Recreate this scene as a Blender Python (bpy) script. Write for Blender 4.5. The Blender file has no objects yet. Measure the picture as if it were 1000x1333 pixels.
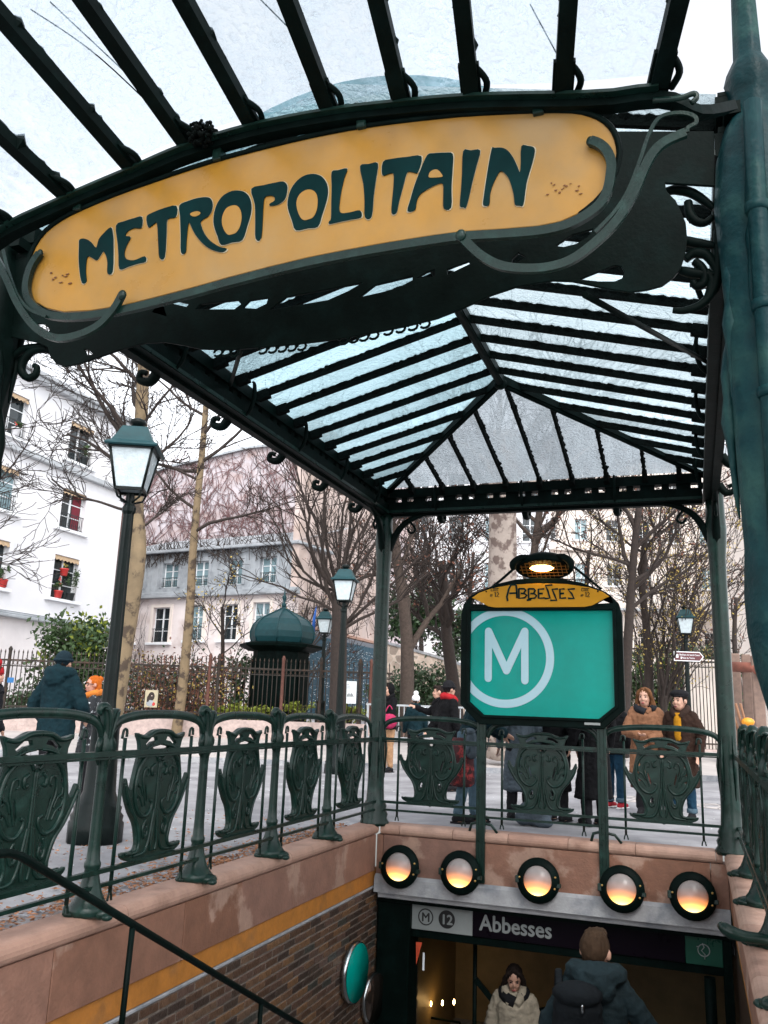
import bpy, math, random
from mathutils import Vector, Matrix
random.seed(7)
SC = bpy.context.scene
COL = SC.collection
R = math.radians
PI = math.pi

# ------------------------------------------------------------------ camera
YAW, PIT, ROL, FPX = 0.349, 0.227, 0.036, 1110.308
CAM = Vector((3.1966, -4.2449, 1.2051))
_c, _s = math.cos(YAW), math.sin(YAW)
FW0 = Vector((-_s, _c, 0)); RT0 = Vector((_c, _s, 0)); UP0 = Vector((0, 0, 1))
_F = FW0 * math.cos(PIT) + UP0 * math.sin(PIT)
_U = -FW0 * math.sin(PIT) + UP0 * math.cos(PIT)
_R3 = RT0 * math.cos(ROL) + _U * math.sin(ROL)
_U3 = -RT0 * math.sin(ROL) + _U * math.cos(ROL)
cd = bpy.data.cameras.new('camera')
cam = bpy.data.objects.new('camera', cd); COL.objects.link(cam)
m = Matrix.Identity(4)
for i in range(3):
    m[i][0], m[i][1], m[i][2], m[i][3] = _R3[i], _U3[i], -_F[i], CAM[i]
cam.matrix_world = m
cd.sensor_fit = 'VERTICAL'; cd.sensor_height = 36; cd.sensor_width = 27
cd.lens = 36 * FPX / 1333.33
cd.clip_start = 0.05; cd.clip_end = 2000
SC.camera = cam

# ------------------------------------------------------------------ world, sun, exposure
W = bpy.data.worlds.new('World'); SC.world = W; W.use_nodes = True
nt = W.node_tree; nt.nodes.clear()
out = nt.nodes.new('ShaderNodeOutputWorld'); bg = nt.nodes.new('ShaderNodeBackground')
sky = nt.nodes.new('ShaderNodeTexSky'); sky.sky_type = 'NISHITA'; sky.sun_disc = False
sky.sun_elevation = R(48); sky.sun_rotation = R(150); sky.dust_density = 1.0; sky.air_density = 1.0; sky.ozone_density = 1.0
hs = nt.nodes.new('ShaderNodeHueSaturation'); hs.inputs['Saturation'].default_value = 0.16
bg.inputs['Strength'].default_value = 0.15
nt.links.new(sky.outputs[0], hs.inputs['Color']); nt.links.new(hs.outputs[0], bg.inputs[0]); nt.links.new(bg.outputs[0], out.inputs[0])
sd = bpy.data.lights.new('sun', 'SUN'); sd.energy = 0.6; sd.angle = R(30); sd.color = (1, .96, .9)
sun = bpy.data.objects.new('sun', sd); COL.objects.link(sun)
el, az = R(48), R(150)
sv = Vector((math.sin(az) * math.cos(el), math.cos(az) * math.cos(el), math.sin(el)))
sun.rotation_euler = sv.to_track_quat('Z', 'Y').to_euler(); sun.location = (0, 0, 30)
vs = SC.view_settings; vs.view_transform = 'Standard'; vs.look = 'None'; vs.gamma = 1; vs.use_curve_mapping = False; vs.exposure = 1.6
SC.cycles.use_denoising = True
SC.cycles.max_bounces = 8; SC.cycles.transparent_max_bounces = 24

# ------------------------------------------------------------------ pixel -> place helpers (photo measurements)
def ray(px, py): return _F + _R3 * ((px - 500) / FPX) - _U3 * ((py - 666.5) / FPX)
def at(ax, v, px, py):
    d = ray(px, py); return CAM + d * ((v - CAM[ax]) / d[ax])
def aX(v, px, py): return at(0, v, px, py)
def aY(v, px, py): return at(1, v, px, py)
def aZ(v, px, py): return at(2, v, px, py)
def aD(dep, px, py): return CAM + ray(px, py) * dep
def lf(right, dep, z): return Vector((CAM.x, CAM.y, 0)) + RT0 * right + FW0 * dep + UP0 * z     # by metres right / ahead of the viewpoint

# ------------------------------------------------------------------ materials
def _n(nt, t, **kw):
    n = nt.nodes.new(t)
    for k, v in kw.items(): setattr(n, k, v)
    return n
def mat(name, col, rough=.6, metal=0., var=.2, vs=5., bump=0., bs=40., rnd=None, spec=.5, emit=None, es=0, col2=None, c2s=3., c2t=.55, c2w=.1, coat=0):
    """Principled with noise colour variation, an optional second patchy colour, per-object random tints and fine bump."""
    m = bpy.data.materials.new(name); m.use_nodes = True
    t = m.node_tree; L = t.links.new
    b = t.nodes['Principled BSDF']
    b.inputs['Roughness'].default_value = rough; b.inputs['Metallic'].default_value = metal
    b.inputs['Specular IOR Level'].default_value = spec
    b.inputs['Coat Weight'].default_value = coat; b.inputs['Coat Roughness'].default_value = .15
    tc = _n(t, 'ShaderNodeTexCoord'); co = tc.outputs['Object']
    if rnd:
        oi = _n(t, 'ShaderNodeObjectInfo'); cr = _n(t, 'ShaderNodeValToRGB')
        e = cr.color_ramp.elements
        cr.color_ramp.interpolation = 'CONSTANT' if len(rnd) > 3 else 'LINEAR'
        while len(e) < len(rnd): e.new(.5)
        for i, c in enumerate(rnd): e[i].position = i / (len(rnd) - (0 if len(rnd) > 3 else 1) or 1); e[i].color = (*c, 1)
        L(oi.outputs['Random'], cr.inputs[0]); base = cr.outputs[0]
    else:
        rgb = _n(t, 'ShaderNodeRGB'); rgb.outputs[0].default_value = (*col, 1); base = rgb.outputs[0]
    no = _n(t, 'ShaderNodeTexNoise'); no.inputs['Scale'].default_value = vs; no.inputs['Detail'].default_value = 6; no.inputs['Roughness'].default_value = .65
    L(co, no.inputs['Vector'])
    if col2:
        n2 = _n(t, 'ShaderNodeTexNoise'); n2.inputs['Scale'].default_value = c2s; n2.inputs['Detail'].default_value = 8; n2.inputs['Roughness'].default_value = .6
        L(co, n2.inputs['Vector'])
        mr2 = _n(t, 'ShaderNodeMapRange'); mr2.inputs[1].default_value = c2t - c2w; mr2.inputs[2].default_value = c2t + c2w
        L(n2.outputs[0], mr2.inputs[0])
        mx2 = _n(t, 'ShaderNodeMix', data_type='RGBA'); mx2.inputs[7].default_value = (*col2, 1)
        L(mr2.outputs[0], mx2.inputs[0]); L(base, mx2.inputs[6]); base = mx2.outputs[2]
    if var:
        mr = _n(t, 'ShaderNodeMapRange'); mr.inputs[1].default_value = .3; mr.inputs[2].default_value = .7
        mr.inputs[3].default_value = 1 - var; mr.inputs[4].default_value = 1 + var
        L(no.outputs[0], mr.inputs[0])
        mx = _n(t, 'ShaderNodeMix', data_type='RGBA', blend_type='MULTIPLY'); mx.inputs[0].default_value = 1
        L(base, mx.inputs[6]); L(mr.outputs[0], mx.inputs[7]); base = mx.outputs[2]
        rr = _n(t, 'ShaderNodeMapRange'); rr.inputs[3].default_value = max(.02, rough - .12); rr.inputs[4].default_value = min(1, rough + .12)
        L(no.outputs[0], rr.inputs[0]); L(rr.outputs[0], b.inputs['Roughness'])
    L(base, b.inputs['Base Color'])
    if bump:
        nb = _n(t, 'ShaderNodeTexNoise'); nb.inputs['Scale'].default_value = bs; nb.inputs['Detail'].default_value = 5
        L(co, nb.inputs['Vector'])
        bp = _n(t, 'ShaderNodeBump'); bp.inputs['Strength'].default_value = bump; bp.inputs['Distance'].default_value = .02
        L(nb.outputs[0], bp.inputs['Height']); L(bp.outputs[0], b.inputs['Normal'])
    if emit:
        b.inputs['Emission Color'].default_value = (*emit, 1); b.inputs['Emission Strength'].default_value = es
    return m
def glass_mat(name, tint, clear, milky, bs=60, bump=.6, dirt=.25, sc=(1, 1, 1)):
    """rolled roof glass: part clear, part light-scattering, with a rippled sheen"""
    m = bpy.data.materials.new(name); m.use_nodes = True
    t = m.node_tree; L = t.links.new; t.nodes.clear()
    o = _n(t, 'ShaderNodeOutputMaterial')
    tc = _n(t, 'ShaderNodeTexCoord')
    nb = _n(t, 'ShaderNodeTexNoise'); nb.inputs['Scale'].default_value = bs; nb.inputs['Detail'].default_value = 3
    L(tc.outputs['Object'], nb.inputs['Vector'])
    bp = _n(t, 'ShaderNodeBump'); bp.inputs['Strength'].default_value = bump; bp.inputs['Distance'].default_value = .02; L(nb.outputs[0], bp.inputs['Height'])
    tr = _n(t, 'ShaderNodeBsdfTransparent'); tr.inputs[0].default_value = (*tint, 1)
    tl = _n(t, 'ShaderNodeBsdfTranslucent'); tl.inputs[0].default_value = (*milky, 1); L(bp.outputs[0], tl.inputs['Normal'])
    gl = _n(t, 'ShaderNodeBsdfGlossy'); gl.inputs['Roughness'].default_value = .12; L(bp.outputs[0], gl.inputs['Normal'])
    nd = _n(t, 'ShaderNodeTexNoise'); nd.inputs['Scale'].default_value = 3.5; nd.inputs['Detail'].default_value = 9; nd.inputs['Roughness'].default_value = .7
    mp = _n(t, 'ShaderNodeMapping'); mp.inputs['Scale'].default_value = sc
    oi = _n(t, 'ShaderNodeObjectInfo')
    L(tc.outputs['Object'], mp.inputs['Vector']); L(oi.outputs['Random'], mp.inputs['Location']); L(mp.outputs[0], nd.inputs['Vector'])
    rv = _n(t, 'ShaderNodeMapRange'); rv.inputs[3].default_value = .66; rv.inputs[4].default_value = 1.4; L(oi.outputs['Random'], rv.inputs[0])
    mv = _n(t, 'ShaderNodeMix', data_type='RGBA', blend_type='MULTIPLY'); mv.inputs[0].default_value = 1; mv.inputs[6].default_value = (*milky, 1)
    L(rv.outputs[0], mv.inputs[7]); L(mv.outputs[2], tl.inputs[0])
    # ripple modulates how much goes straight through
    ma = _n(t, 'ShaderNodeMath', operation='MULTIPLY_ADD'); ma.inputs[1].default_value = dirt; ma.inputs[2].default_value = 1 - clear - dirt * .5
    L(nd.outputs[0], ma.inputs[0])
    mb = _n(t, 'ShaderNodeMath', operation='MULTIPLY_ADD'); mb.inputs[1].default_value = .55; mb.inputs[2].default_value = -.275; L(nb.outputs[0], mb.inputs[0])
    ad = _n(t, 'ShaderNodeMath', operation='ADD', use_clamp=True); L(ma.outputs[0], ad.inputs[0]); L(mb.outputs[0], ad.inputs[1])
    m1 = _n(t, 'ShaderNodeMixShader'); L(ad.outputs[0], m1.inputs[0]); L(tr.outputs[0], m1.inputs[1]); L(tl.outputs[0], m1.inputs[2])
    lw = _n(t, 'ShaderNodeLayerWeight'); lw.inputs[0].default_value = .3; L(bp.outputs[0], lw.inputs['Normal'])
    fr = _n(t, 'ShaderNodeMath', operation='MULTIPLY_ADD', use_clamp=True); fr.inputs[1].default_value = .25; fr.inputs[2].default_value = .03; L(lw.outputs['Facing'], fr.inputs[0])
    m2 = _n(t, 'ShaderNodeMixShader'); L(fr.outputs[0], m2.inputs[0]); L(m1.outputs[0], m2.inputs[1]); L(gl.outputs[0], m2.inputs[2])
    L(m2.outputs[0], o.inputs[0])
    return m
M = {}
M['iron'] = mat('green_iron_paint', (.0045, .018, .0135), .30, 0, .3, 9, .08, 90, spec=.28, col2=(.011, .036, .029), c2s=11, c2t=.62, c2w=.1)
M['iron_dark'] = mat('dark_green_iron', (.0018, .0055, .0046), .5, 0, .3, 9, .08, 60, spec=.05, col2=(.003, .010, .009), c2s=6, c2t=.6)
M['iron_teal'] = mat('lit_weathered_teal_iron', (.002, .026, .030), .45, 0, .45, 4, .6, 16, spec=.12, col2=(.012, .040, .036), c2s=4, c2t=.56, c2w=.08)  # teal paints in the strong sky light on the right front stem
M['lamp_iron'] = mat('black_green_lamp_paint', (.005, .009, .0085), .35, 0, .3, 8, .15, 30, spec=.15)
M['lamp_teal'] = mat('teal_lantern_roof', (.010, .050, .058), .4, 0, .2, 8, spec=.25)
M['moss'] = mat('moss_and_dirt', (.002, .004, .0035), .95, 0, .5, 30, .6, 60, spec=.1)
M['glass_awning'] = glass_mat('rippled_awning_glass', (.93, .98, 1), .78, (.52, .64, .74), 30, 2.2, 1.1, (1.6, .6, 1))
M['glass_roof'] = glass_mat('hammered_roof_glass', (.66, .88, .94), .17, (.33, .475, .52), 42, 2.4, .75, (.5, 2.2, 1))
M['glass_bright'] = glass_mat('bright_roof_glass', (.86, .95, .97), .24, (.44, .545, .585), 42, 2.4, .7, (.5, 2.2, 1))  # left slope's glass again, the sky glare on this side put into its colour
M['glass_hip'] = glass_mat('greyed_hip_glass', (.78, .82, .85), .12, (.30, .335, .36), 42, 2.0, .8, (2.2, .5, 1))  # same glass; the duller light from buildings behind is mixed into its grey
M['enamel_yellow'] = mat('yellow_enamel', (.40, .188, .017), .3, 0, .14, 3, .03, 8, spec=.4, coat=.1, col2=(.29, .17, .055), c2s=1.6, c2t=.54, c2w=.14)
M['enamel_green'] = mat('dark_green_enamel', (.001, .017, .0175), .35, 0, .25, 6, spec=.06)
M['header_yellow'] = mat('header_yellow_enamel', (.52, .235, .006), .35, 0, .08, 5, spec=.25)
M['cream'] = mat('cream_enamel', (.42, .36, .24), .4)
M['stone'] = mat('pink_sandstone', (.4, .23, .165), .75, 0, .2, 7, .25, 45, rnd=[(.19, .085, .05), (.25, .125, .085), (.20, .105, .078)], col2=(.31, .19, .14), c2s=1.8, c2t=.56, c2w=.025)
M['stone_light'] = mat('worn_coping_stone', (.52, .34, .26), .7, 0, .18, 7, .2, 40, rnd=[(.33, .19, .14), (.40, .25, .19)], col2=(.25, .14, .10), c2s=4, c2t=.62)
M['band'] = mat('ochre_painted_band', (.42, .16, .025), .6, 0, .2, 9, .15, 40, col2=(.28, .12, .035), c2s=5, c2t=.62)
M['brick'] = mat('dark_glazed_brick', (.1, .06, .04), .34, 0, .35, 16, .4, 50, rnd=[(.085, .047, .03), (.12, .068, .042), (.05, .033, .026), (.135, .075, .045), (.10, .057, .04), (.165, .088, .045), (.05, .048, .04), (.11, .066, .05), (.14, .085, .055), (.06, .04, .03)])
M['mortar'] = mat('grey_mortar', (.17, .14, .115), .95, 0, .3, 12, .4, 60)
M['concrete'] = mat('pale_render', (.34, .34, .35), .85, 0, .2, 5, .3, 30, col2=(.20, .21, .23), c2s=3.5, c2t=.56, c2w=.08)
M['asphalt'] = mat('worn_asphalt', (.24, .235, .25), .88, 0, .22, 1.6, .35, 120, col2=(.35, .345, .36), c2s=.9, c2t=.52, c2w=.08)
M['paving'] = mat('pale_paving', (.46, .42, .40), .9, 0, .2, 1.2, .3, 60)
M['cobble'] = mat('grey_cobble', (.3, .3, .31), .8, 0, .3, 12, .4, 40, rnd=[(.22, .22, .24), (.34, .34, .36), (.3, .27, .26)])
M['leaf_dead'] = mat('dead_leaf', (.3, .13, .06), .8, rnd=None, var=.6, vs=14)
M['white'] = mat('white_enamel', (.85, .88, .9), .35, 0, .05)
M['sign_teal'] = mat('teal_backprint', (.0005, .262, .215), .12, 0, .17, 1.3, .02, 6, spec=.12)
M['sign_white'] = mat('pale_lilac_print', (.32, .50, .56), .15, 0, .06, 3)
M['black'] = mat('black_print', (.012, .012, .013), .4)
M['navy'] = mat('dark_aubergine_panel', (.005, .003, .006), .3, 0, .1, spec=.1)
M['sign_grey'] = mat('grey_sign_panel', (.27, .29, .285), .35, 0, .08)
M['chrome'] = mat('steel_rim', (.45, .47, .48), .25, 1, .1)
M['brass'] = mat('brass_screw', (.7, .45, .15), .3, 1, .1)

# ------------------------------------------------------------------ mesh helpers
def wloc(o):
    v = Vector((0, 0, 0))
    while o is not None: v += o.location; o = o.parent
    return v
def catmull(pts, n=6, closed=False):
    P = [Vector(p) for p in pts]; N = len(P); o = []
    rng = range(N if closed else N - 1)
    for i in rng:
        p0 = P[(i - 1) % N] if closed or i > 0 else P[0]
        p1 = P[i]; p2 = P[(i + 1) % N]
        p3 = P[(i + 2) % N] if closed or i + 2 < N else P[-1]
        for k in range(n):
            t = k / n
            o.append(.5 * ((2 * p1) + (p2 - p0) * t + (2 * p0 - 5 * p1 + 4 * p2 - p3) * t * t + (3 * p1 - p0 - 3 * p2 + p3) * t ** 3))
    if not closed: o.append(P[-1])
    return o
class MB:
    def __init__(s): s.v = []; s.f = []; s.sm = []
    def add(s, vs, fs, smooth=False):
        b = len(s.v); s.v += [Vector(v) for v in vs]
        for f in fs: s.f.append([i + b for i in f]); s.sm.append(smooth)
        return s
    def box(s, x0, x1, y0, y1, z0, z1):
        return s.add([(x0, y0, z0), (x1, y0, z0), (x1, y1, z0), (x0, y1, z0), (x0, y0, z1), (x1, y0, z1), (x1, y1, z1), (x0, y1, z1)],
              [(0, 3, 2, 1), (4, 5, 6, 7), (0, 1, 5, 4), (1, 2, 6, 5), (2, 3, 7, 6), (3, 0, 4, 7)])
    def bevbox(s, x0, x1, y0, y1, z0, z1, b=.004):
        """box with chamfered edges"""
        P = []; idx = {}
        for ix, X in enumerate((x0, x1)):
            for iy, Y in enumerate((y0, y1)):
                for iz, Z in enumerate((z0, z1)):
                    sx, sy, sz = (1 - 2 * ix) * b, (1 - 2 * iy) * b, (1 - 2 * iz) * b
                    for a, p in enumerate(((X, Y + sy, Z + sz), (X + sx, Y, Z + sz), (X + sx, Y + sy, Z))):
                        idx[ix, iy, iz, a] = len(P); P.append(p)
        F = []
        g = lambda ix, iy, iz, a: idx[ix, iy, iz, a]
        for i in (0, 1):
            q = [g(i, 0, 0, 0), g(i, 1, 0, 0), g(i, 1, 1, 0), g(i, 0, 1, 0)]; F.append(q if i else q[::-1])
            q = [g(0, i, 0, 1), g(0, i, 1, 1), g(1, i, 1, 1), g(1, i, 0, 1)]; F.append(q if i else q[::-1])
            q = [g(0, 0, i, 2), g(1, 0, i, 2), g(1, 1, i, 2), g(0, 1, i, 2)]; F.append(q if i else q[::-1])
        for i in (0, 1):
            for j in (0, 1):
                F.append([g(i, j, 0, 0), g(i, j, 0, 1), g(i, j, 1, 1), g(i, j, 1, 0)])
                F.append([g(i, 0, j, 0), g(i, 0, j, 2), g(i, 1, j, 2), g(i, 1, j, 0)])
                F.append([g(0, i, j, 1), g(0, i, j, 2), g(1, i, j, 2), g(1, i, j, 1)])
                for k in (0, 1): F.append([g(i, j, k, 0), g(i, j, k, 1), g(i, j, k, 2)])
        return s.add(P, F)
    def bar(s, p, q, w, h, up=(0, 0, 1)):
        p, q = Vector(p), Vector(q); d = (q - p).normalized(); u = Vector(up)
        sd = d.cross(u).normalized() * (w / 2); u = sd.cross(d).normalized() * (h / 2)
        V = [e + a * sd + c * u for e in (p, q) for a, c in ((-1, -1), (1, -1), (1, 1), (-1, 1))]
        return s.add(V, [(0, 1, 2, 3), (7, 6, 5, 4), (0, 4, 5, 1), (1, 5, 6, 2), (2, 6, 7, 3), (3, 7, 4, 0)])
    def tube(s, pts, r, n=8, sq=None, caps=True, smooth=True, up=None):
        """swept tube; r a number or a list; sq=(a,b) squashes the section along the two frame axes"""
        P = [Vector(p) for p in pts]; N = len(P)
        if N < 2: return s
        rs = list(r) if isinstance(r, (list, tuple)) else [r] * N
        if len(rs) != N: rs = [rs[min(len(rs) - 1, int(i * (len(rs) - 1) / (N - 1)))] + (rs[min(len(rs) - 1, int(i * (len(rs) - 1) / (N - 1)) + 1)] - rs[min(len(rs) - 1, int(i * (len(rs) - 1) / (N - 1)))]) * ((i * (len(rs) - 1) / (N - 1)) % 1) for i in range(N)]
        a, b = sq or (1, 1)
        V = []; u = None
        for i in range(N):
            t = (P[min(i + 1, N - 1)] - P[max(i - 1, 0)])
            t = t.normalized() if t.length > 1e-9 else Vector((0, 0, 1))
            if u is None:
                h = Vector(up) if up else (Vector((0, 0, 1)) if abs(t.z) < .9 else Vector((0, 1, 0)))
                u = (h - t * h.dot(t)).normalized()
            else:
                if up: u = Vector(up)
                u = u - t * u.dot(t)
                u = u.normalized() if u.length > 1e-6 else t.orthogonal().normalized()
            w = t.cross(u)
            for k in range(n):
                an = 2 * PI * (k + .5) / n
                V.append(P[i] + (u * math.cos(an) * a + w * math.sin(an) * b) * rs[i])
        F = [(i * n + k, i * n + (k + 1) % n, (i + 1) * n + (k + 1) % n, (i + 1) * n + k) for i in range(N - 1) for k in range(n)]
        s.add(V, F, smooth)
        if caps:
            bb = len(s.v) - len(V)
            s.f.append([bb + k for k in range(n)][::-1]); s.sm.append(False)
            s.f.append([bb + (N - 1) * n + k for k in range(n)]); s.sm.append(False)
        return s
    def lathe(s, c, prof, n=16, smooth=True, sx=1, sy=1, rot=0):
        c = Vector(c); V = []; m = len(prof)
        for r_, z in prof:
            for k in range(n):
                a = 2 * PI * k / n + rot; V.append(c + Vector((r_ * math.cos(a) * sx, r_ * math.sin(a) * sy, z)))
        F = [(i * n + k, i * n + (k + 1) % n, (i + 1) * n + (k + 1) % n, (i + 1) * n + k) for i in range(m - 1) for k in range(n)]
        F += [tuple(range(n))[::-1], tuple((m - 1) * n + k for k in range(n))]
        return s.add(V, F, smooth)
    def ell(s, c, rx, ry, rz, n=10, m=7, basis=None):
        c = Vector(c); V = []; B = basis or (Vector((1, 0, 0)), Vector((0, 1, 0)), Vector((0, 0, 1)))
        for j in range(1, m):
            th = PI * j / m
            for k in range(n):
                a = 2 * PI * k / n
                V.append(c + B[0] * (rx * math.sin(th) * math.cos(a)) + B[1] * (ry * math.sin(th) * math.sin(a)) - B[2] * (rz * math.cos(th)))
        V += [c - B[2] * rz, c + B[2] * rz]; b, t = len(V) - 2, len(V) - 1
        F = [(j * n + k, j * n + (k + 1) % n, (j + 1) * n + (k + 1) % n, (j + 1) * n + k) for j in range(m - 2) for k in range(n)]
        F += [(b, (k + 1) % n, k) for k in range(n)] + [(t, (m - 2) * n + k, (m - 2) * n + (k + 1) % n) for k in range(n)]
        return s.add(V, F, True)
    def mesh(s, name, material):
        me = bpy.data.meshes.new(name)
        me.from_pydata([tuple(v) for v in s.v], [], s.f)
        me.polygons.foreach_set('use_smooth', s.sm)
        if material is not None: me.materials.append(M[material] if isinstance(material, str) else material)
        me.update(); return me
    def build(s, name, material, parent=None):
        if parent is not None:
            o = wloc(parent); s.v = [v - o for v in s.v]
        return put(name, s.mesh(name, material), parent)
def put(name, me, parent=None, loc=(0, 0, 0)):
    ob = bpy.data.objects.new(name, me); COL.objects.link(ob); ob.location = loc
    if parent is not None: ob.parent = parent
    return ob
def thing(name, label, cat, loc=(0, 0, 0), rz=0, group=None):
    o = bpy.data.objects.new(name, None); COL.objects.link(o); o.location = loc; o.rotation_euler.z = rz
    o.empty_display_size = .2
    o['label'] = label; o['category'] = cat
    if group: o['group'] = group
    return o
def tag(o, label, cat, group=None):
    o['label'] = label; o['category'] = cat
    if group: o['group'] = group
    return o
def struct(o): o['kind'] = 'structure'; return o
def stuff(o): o['kind'] = 'stuff'; return o
def copy_tree(o, parent=None):
    c = o.copy(); COL.objects.link(c)
    if parent is not None: c.parent = parent
    for ch in list(o.children): copy_tree(ch, c)
    return c
def flat(contours, depth, bevel=0.):
    """filled outline with holes, extruded: list of contours in (u,v); returns (verts (u,v,w), faces)"""
    cu = bpy.data.curves.new('tmp', 'CURVE'); cu.dimensions = '2D'; cu.fill_mode = 'BOTH'; cu.extrude = depth / 2
    if bevel: cu.bevel_depth = bevel; cu.bevel_resolution = 1; cu.extrude = max(0, depth / 2 - bevel); cu.offset = -bevel
    for c in contours:
        sp = cu.splines.new('POLY'); sp.points.add(len(c) - 1)
        for p, q in zip(sp.points, c): p.co = (q[0], q[1], 0, 1)
        sp.use_cyclic_u = True
    ob = bpy.data.objects.new('tmp', cu)
    me = bpy.data.meshes.new_from_object(ob)
    V = [v.co.copy() for v in me.vertices]; F = [list(p.vertices) for p in me.polygons]
    bpy.data.objects.remove(ob); bpy.data.curves.remove(cu); bpy.data.meshes.remove(me)
    return V, F
def text_flat(body, size, depth=.004, align='LEFT', shear=0, space=1.0):
    cu = bpy.data.curves.new('tmp', 'FONT'); cu.body = body; cu.size = size; cu.extrude = depth / 2; cu.align_x = align; cu.shear = shear; cu.space_character = space
    cu.resolution_u = 3
    ob = bpy.data.objects.new('tmp', cu); me = bpy.data.meshes.new_from_object(ob)
    V = [v.co.copy() for v in me.vertices]; F = [list(p.vertices) for p in me.polygons]
    bpy.data.objects.remove(ob); bpy.data.curves.remove(cu); bpy.data.meshes.remove(me)
    return V, F
def on_y(Y):   # (x, z, towards viewer) -> world, for things standing in a plane Y = const
    return lambda V: [Vector((v[0], Y - v[2], v[1])) for v in V]
def pxy(pts, Y): return [(lambda w: (w.x, w.z))(aY(Y, *p)) for p in pts]
def mapflat(mb, VF, fn, smooth=False): mb.add(fn(VF[0]), VF[1], smooth); return mb
def blobmesh(mb, voxel, smooth=6, fac=.5):
    """union of closed shapes as one continuous skin"""
    me = mb.mesh('tmp', None); ob = bpy.data.objects.new('tmp', me); COL.objects.link(ob)
    md = ob.modifiers.new('r', 'REMESH'); md.mode = 'VOXEL'; md.voxel_size = voxel; md.use_smooth_shade = True
    if smooth:
        ms = ob.modifiers.new('s', 'SMOOTH'); ms.iterations = smooth; ms.factor = fac
    dg = bpy.context.evaluated_depsgraph_get(); dg.update()
    out_ = bpy.data.meshes.new_from_object(ob.evaluated_get(dg), depsgraph=dg)
    bpy.data.objects.remove(ob); bpy.data.meshes.remove(me)
    return out_

# ================================================================== SETTING: ground with the stair pit
W_R = 3.47          # right edge of the stairwell
YB = 4.587          # line of the rear balustrade
def gz(dep):        # the square is level, then rises gently behind the road
    return 0 if dep < 18 else min(.9, (dep - 18) * .045)
g = MB()
for (x0, x1, y0, y1) in ((-.62, -.14, -1.6, 4.9), (3.66, 9, -1.6, 4.9)):
    g.add([(x0, y0, 0), (x1, y0, 0), (x1, y1, 0), (x0, y1, 0)], [(0, 1, 2, 3)])
for (x0, x1, y0, y1) in ((-9, -.62, -1.6, 4.9), (-9, 9, -9, -1.6), (-9, 9, 4.9, 9)):
    g.add([(x0, y0, 0), (x1, y0, 0), (x1, y1, 0), (x0, y1, 0)], [(0, 1, 2, 3)])
xs = [-900, -300, -120, -70, -50, -40, -32, -26, -22, -18, -15, -12, -9, -6, -3, 0, 3, 6, 9, 12, 15, 20, 30, 50, 100, 300, 900]
ys = [-900, -200, -60, -20, -9, -6, -3, 0, 3, 6, 9, 10.5, 12, 13.5, 15, 16.5, 18, 20, 22, 24, 26, 29, 32, 36, 40, 50, 70, 120, 300, 900]
def dep_of(x, y): return (Vector((x, y, 0)) - Vector((CAM.x, CAM.y, 0))).dot(FW0)
for i in range(len(xs) - 1):
    for j in range(len(ys) - 1):
        x0, x1, y0, y1 = xs[i], xs[i + 1], ys[j], ys[j + 1]
        if x0 >= -9 and x1 <= 9 and y0 >= -9 and y1 <= 9: continue
        g.add([(x, y, gz(dep_of(x, y))) for x, y in ((x0, y0), (x1, y0), (x1, y1), (x0, y1))], [(0, 1, 2, 3)])
struct(g.build('ground', 'asphalt'))
p = MB(); ra = [-34, -26, -18, -10, -4, 2, 8, 14, 20]
for i in range(len(ra) - 1):
    for d0, d1 in ((18.2, 20), (20, 22), (22, 25), (25, 30)):
        p.add([lf(a, d, gz(d) + .012) for a, d in ((ra[i], d0), (ra[i + 1], d0), (ra[i + 1], d1), (ra[i], d1))], [(0, 1, 2, 3)])
pv = struct(p.build('pavement', 'paving'))
p = MB()
for i in range(46):
    a = -26 + i
    p.bar(lf(a, 18.15, .05), lf(a + .99, 18.15, .05), .16, .13)
struct(p.build('kerb', 'concrete'))

# ================================================================== THE CANOPY
EZ = 3.58; RZ = 4.03; RX = 1.735; HX = 3.43; HY = 4.52; RY = 2.6; FY = -1.1; SY = -1.55
can = thing('metro_canopy', 'art nouveau green iron and rippled glass canopy on columns over the stairs', 'canopy', (1.75, 1.7, 0))
# rear columns
for x in (0, HX + .04):
    mb = MB()
    mb.lathe((x, YB, 0), [(.15, .03), (.155, .06), (.13, .10), (.14, .14), (.115, .18), (.125, .22), (.095, .28), (.088, .42), (.082, .9), (.078, 1.6), (.076, 2.5), (.08, 2.75), (.095, 2.95), (.10, 3.05), (.09, 3.2), (.085, 3.45)], 14)
    for k in range(5):
        a = k * 1.25 + .3
        mb.tube([(x + .08 * math.cos(a), YB + .08 * math.sin(a), 1.0 + .02 * k), (x + .1 * math.cos(a), YB + .1 * math.sin(a), .8), (x + .085 * math.cos(a), YB + .085 * math.sin(a), .5)], [.006, .014, .004], 5)
    col = mb.build('column', 'iron', can)
    sgn = 1 if x < 1 else -1
    for dx, dy in ((sgn, 0), (0, -1)):          # branching brackets under the eaves
        br = MB()
        pts = catmull([(x, YB, 2.72), (x + dx * .06, YB + dy * .06, 2.95), (x + dx * .2, YB + dy * .2, 3.2), (x + dx * .42, YB + dy * .42, 3.32), (x + dx * .7, YB + dy * .7, 3.35)], 6)
        br.tube(pts, [.05, .045, .035, .03, .022], 7)
        br.tube(catmull([(x + dx * .3, YB + dy * .3, 3.25), (x + dx * .36, YB + dy * .36, 3.16), (x + dx * .31, YB + dy * .31, 3.12), (x + dx * .27, YB + dy * .27, 3.17)], 5), .014, 6)
        br.build('bracket', 'iron_dark', can)
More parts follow.
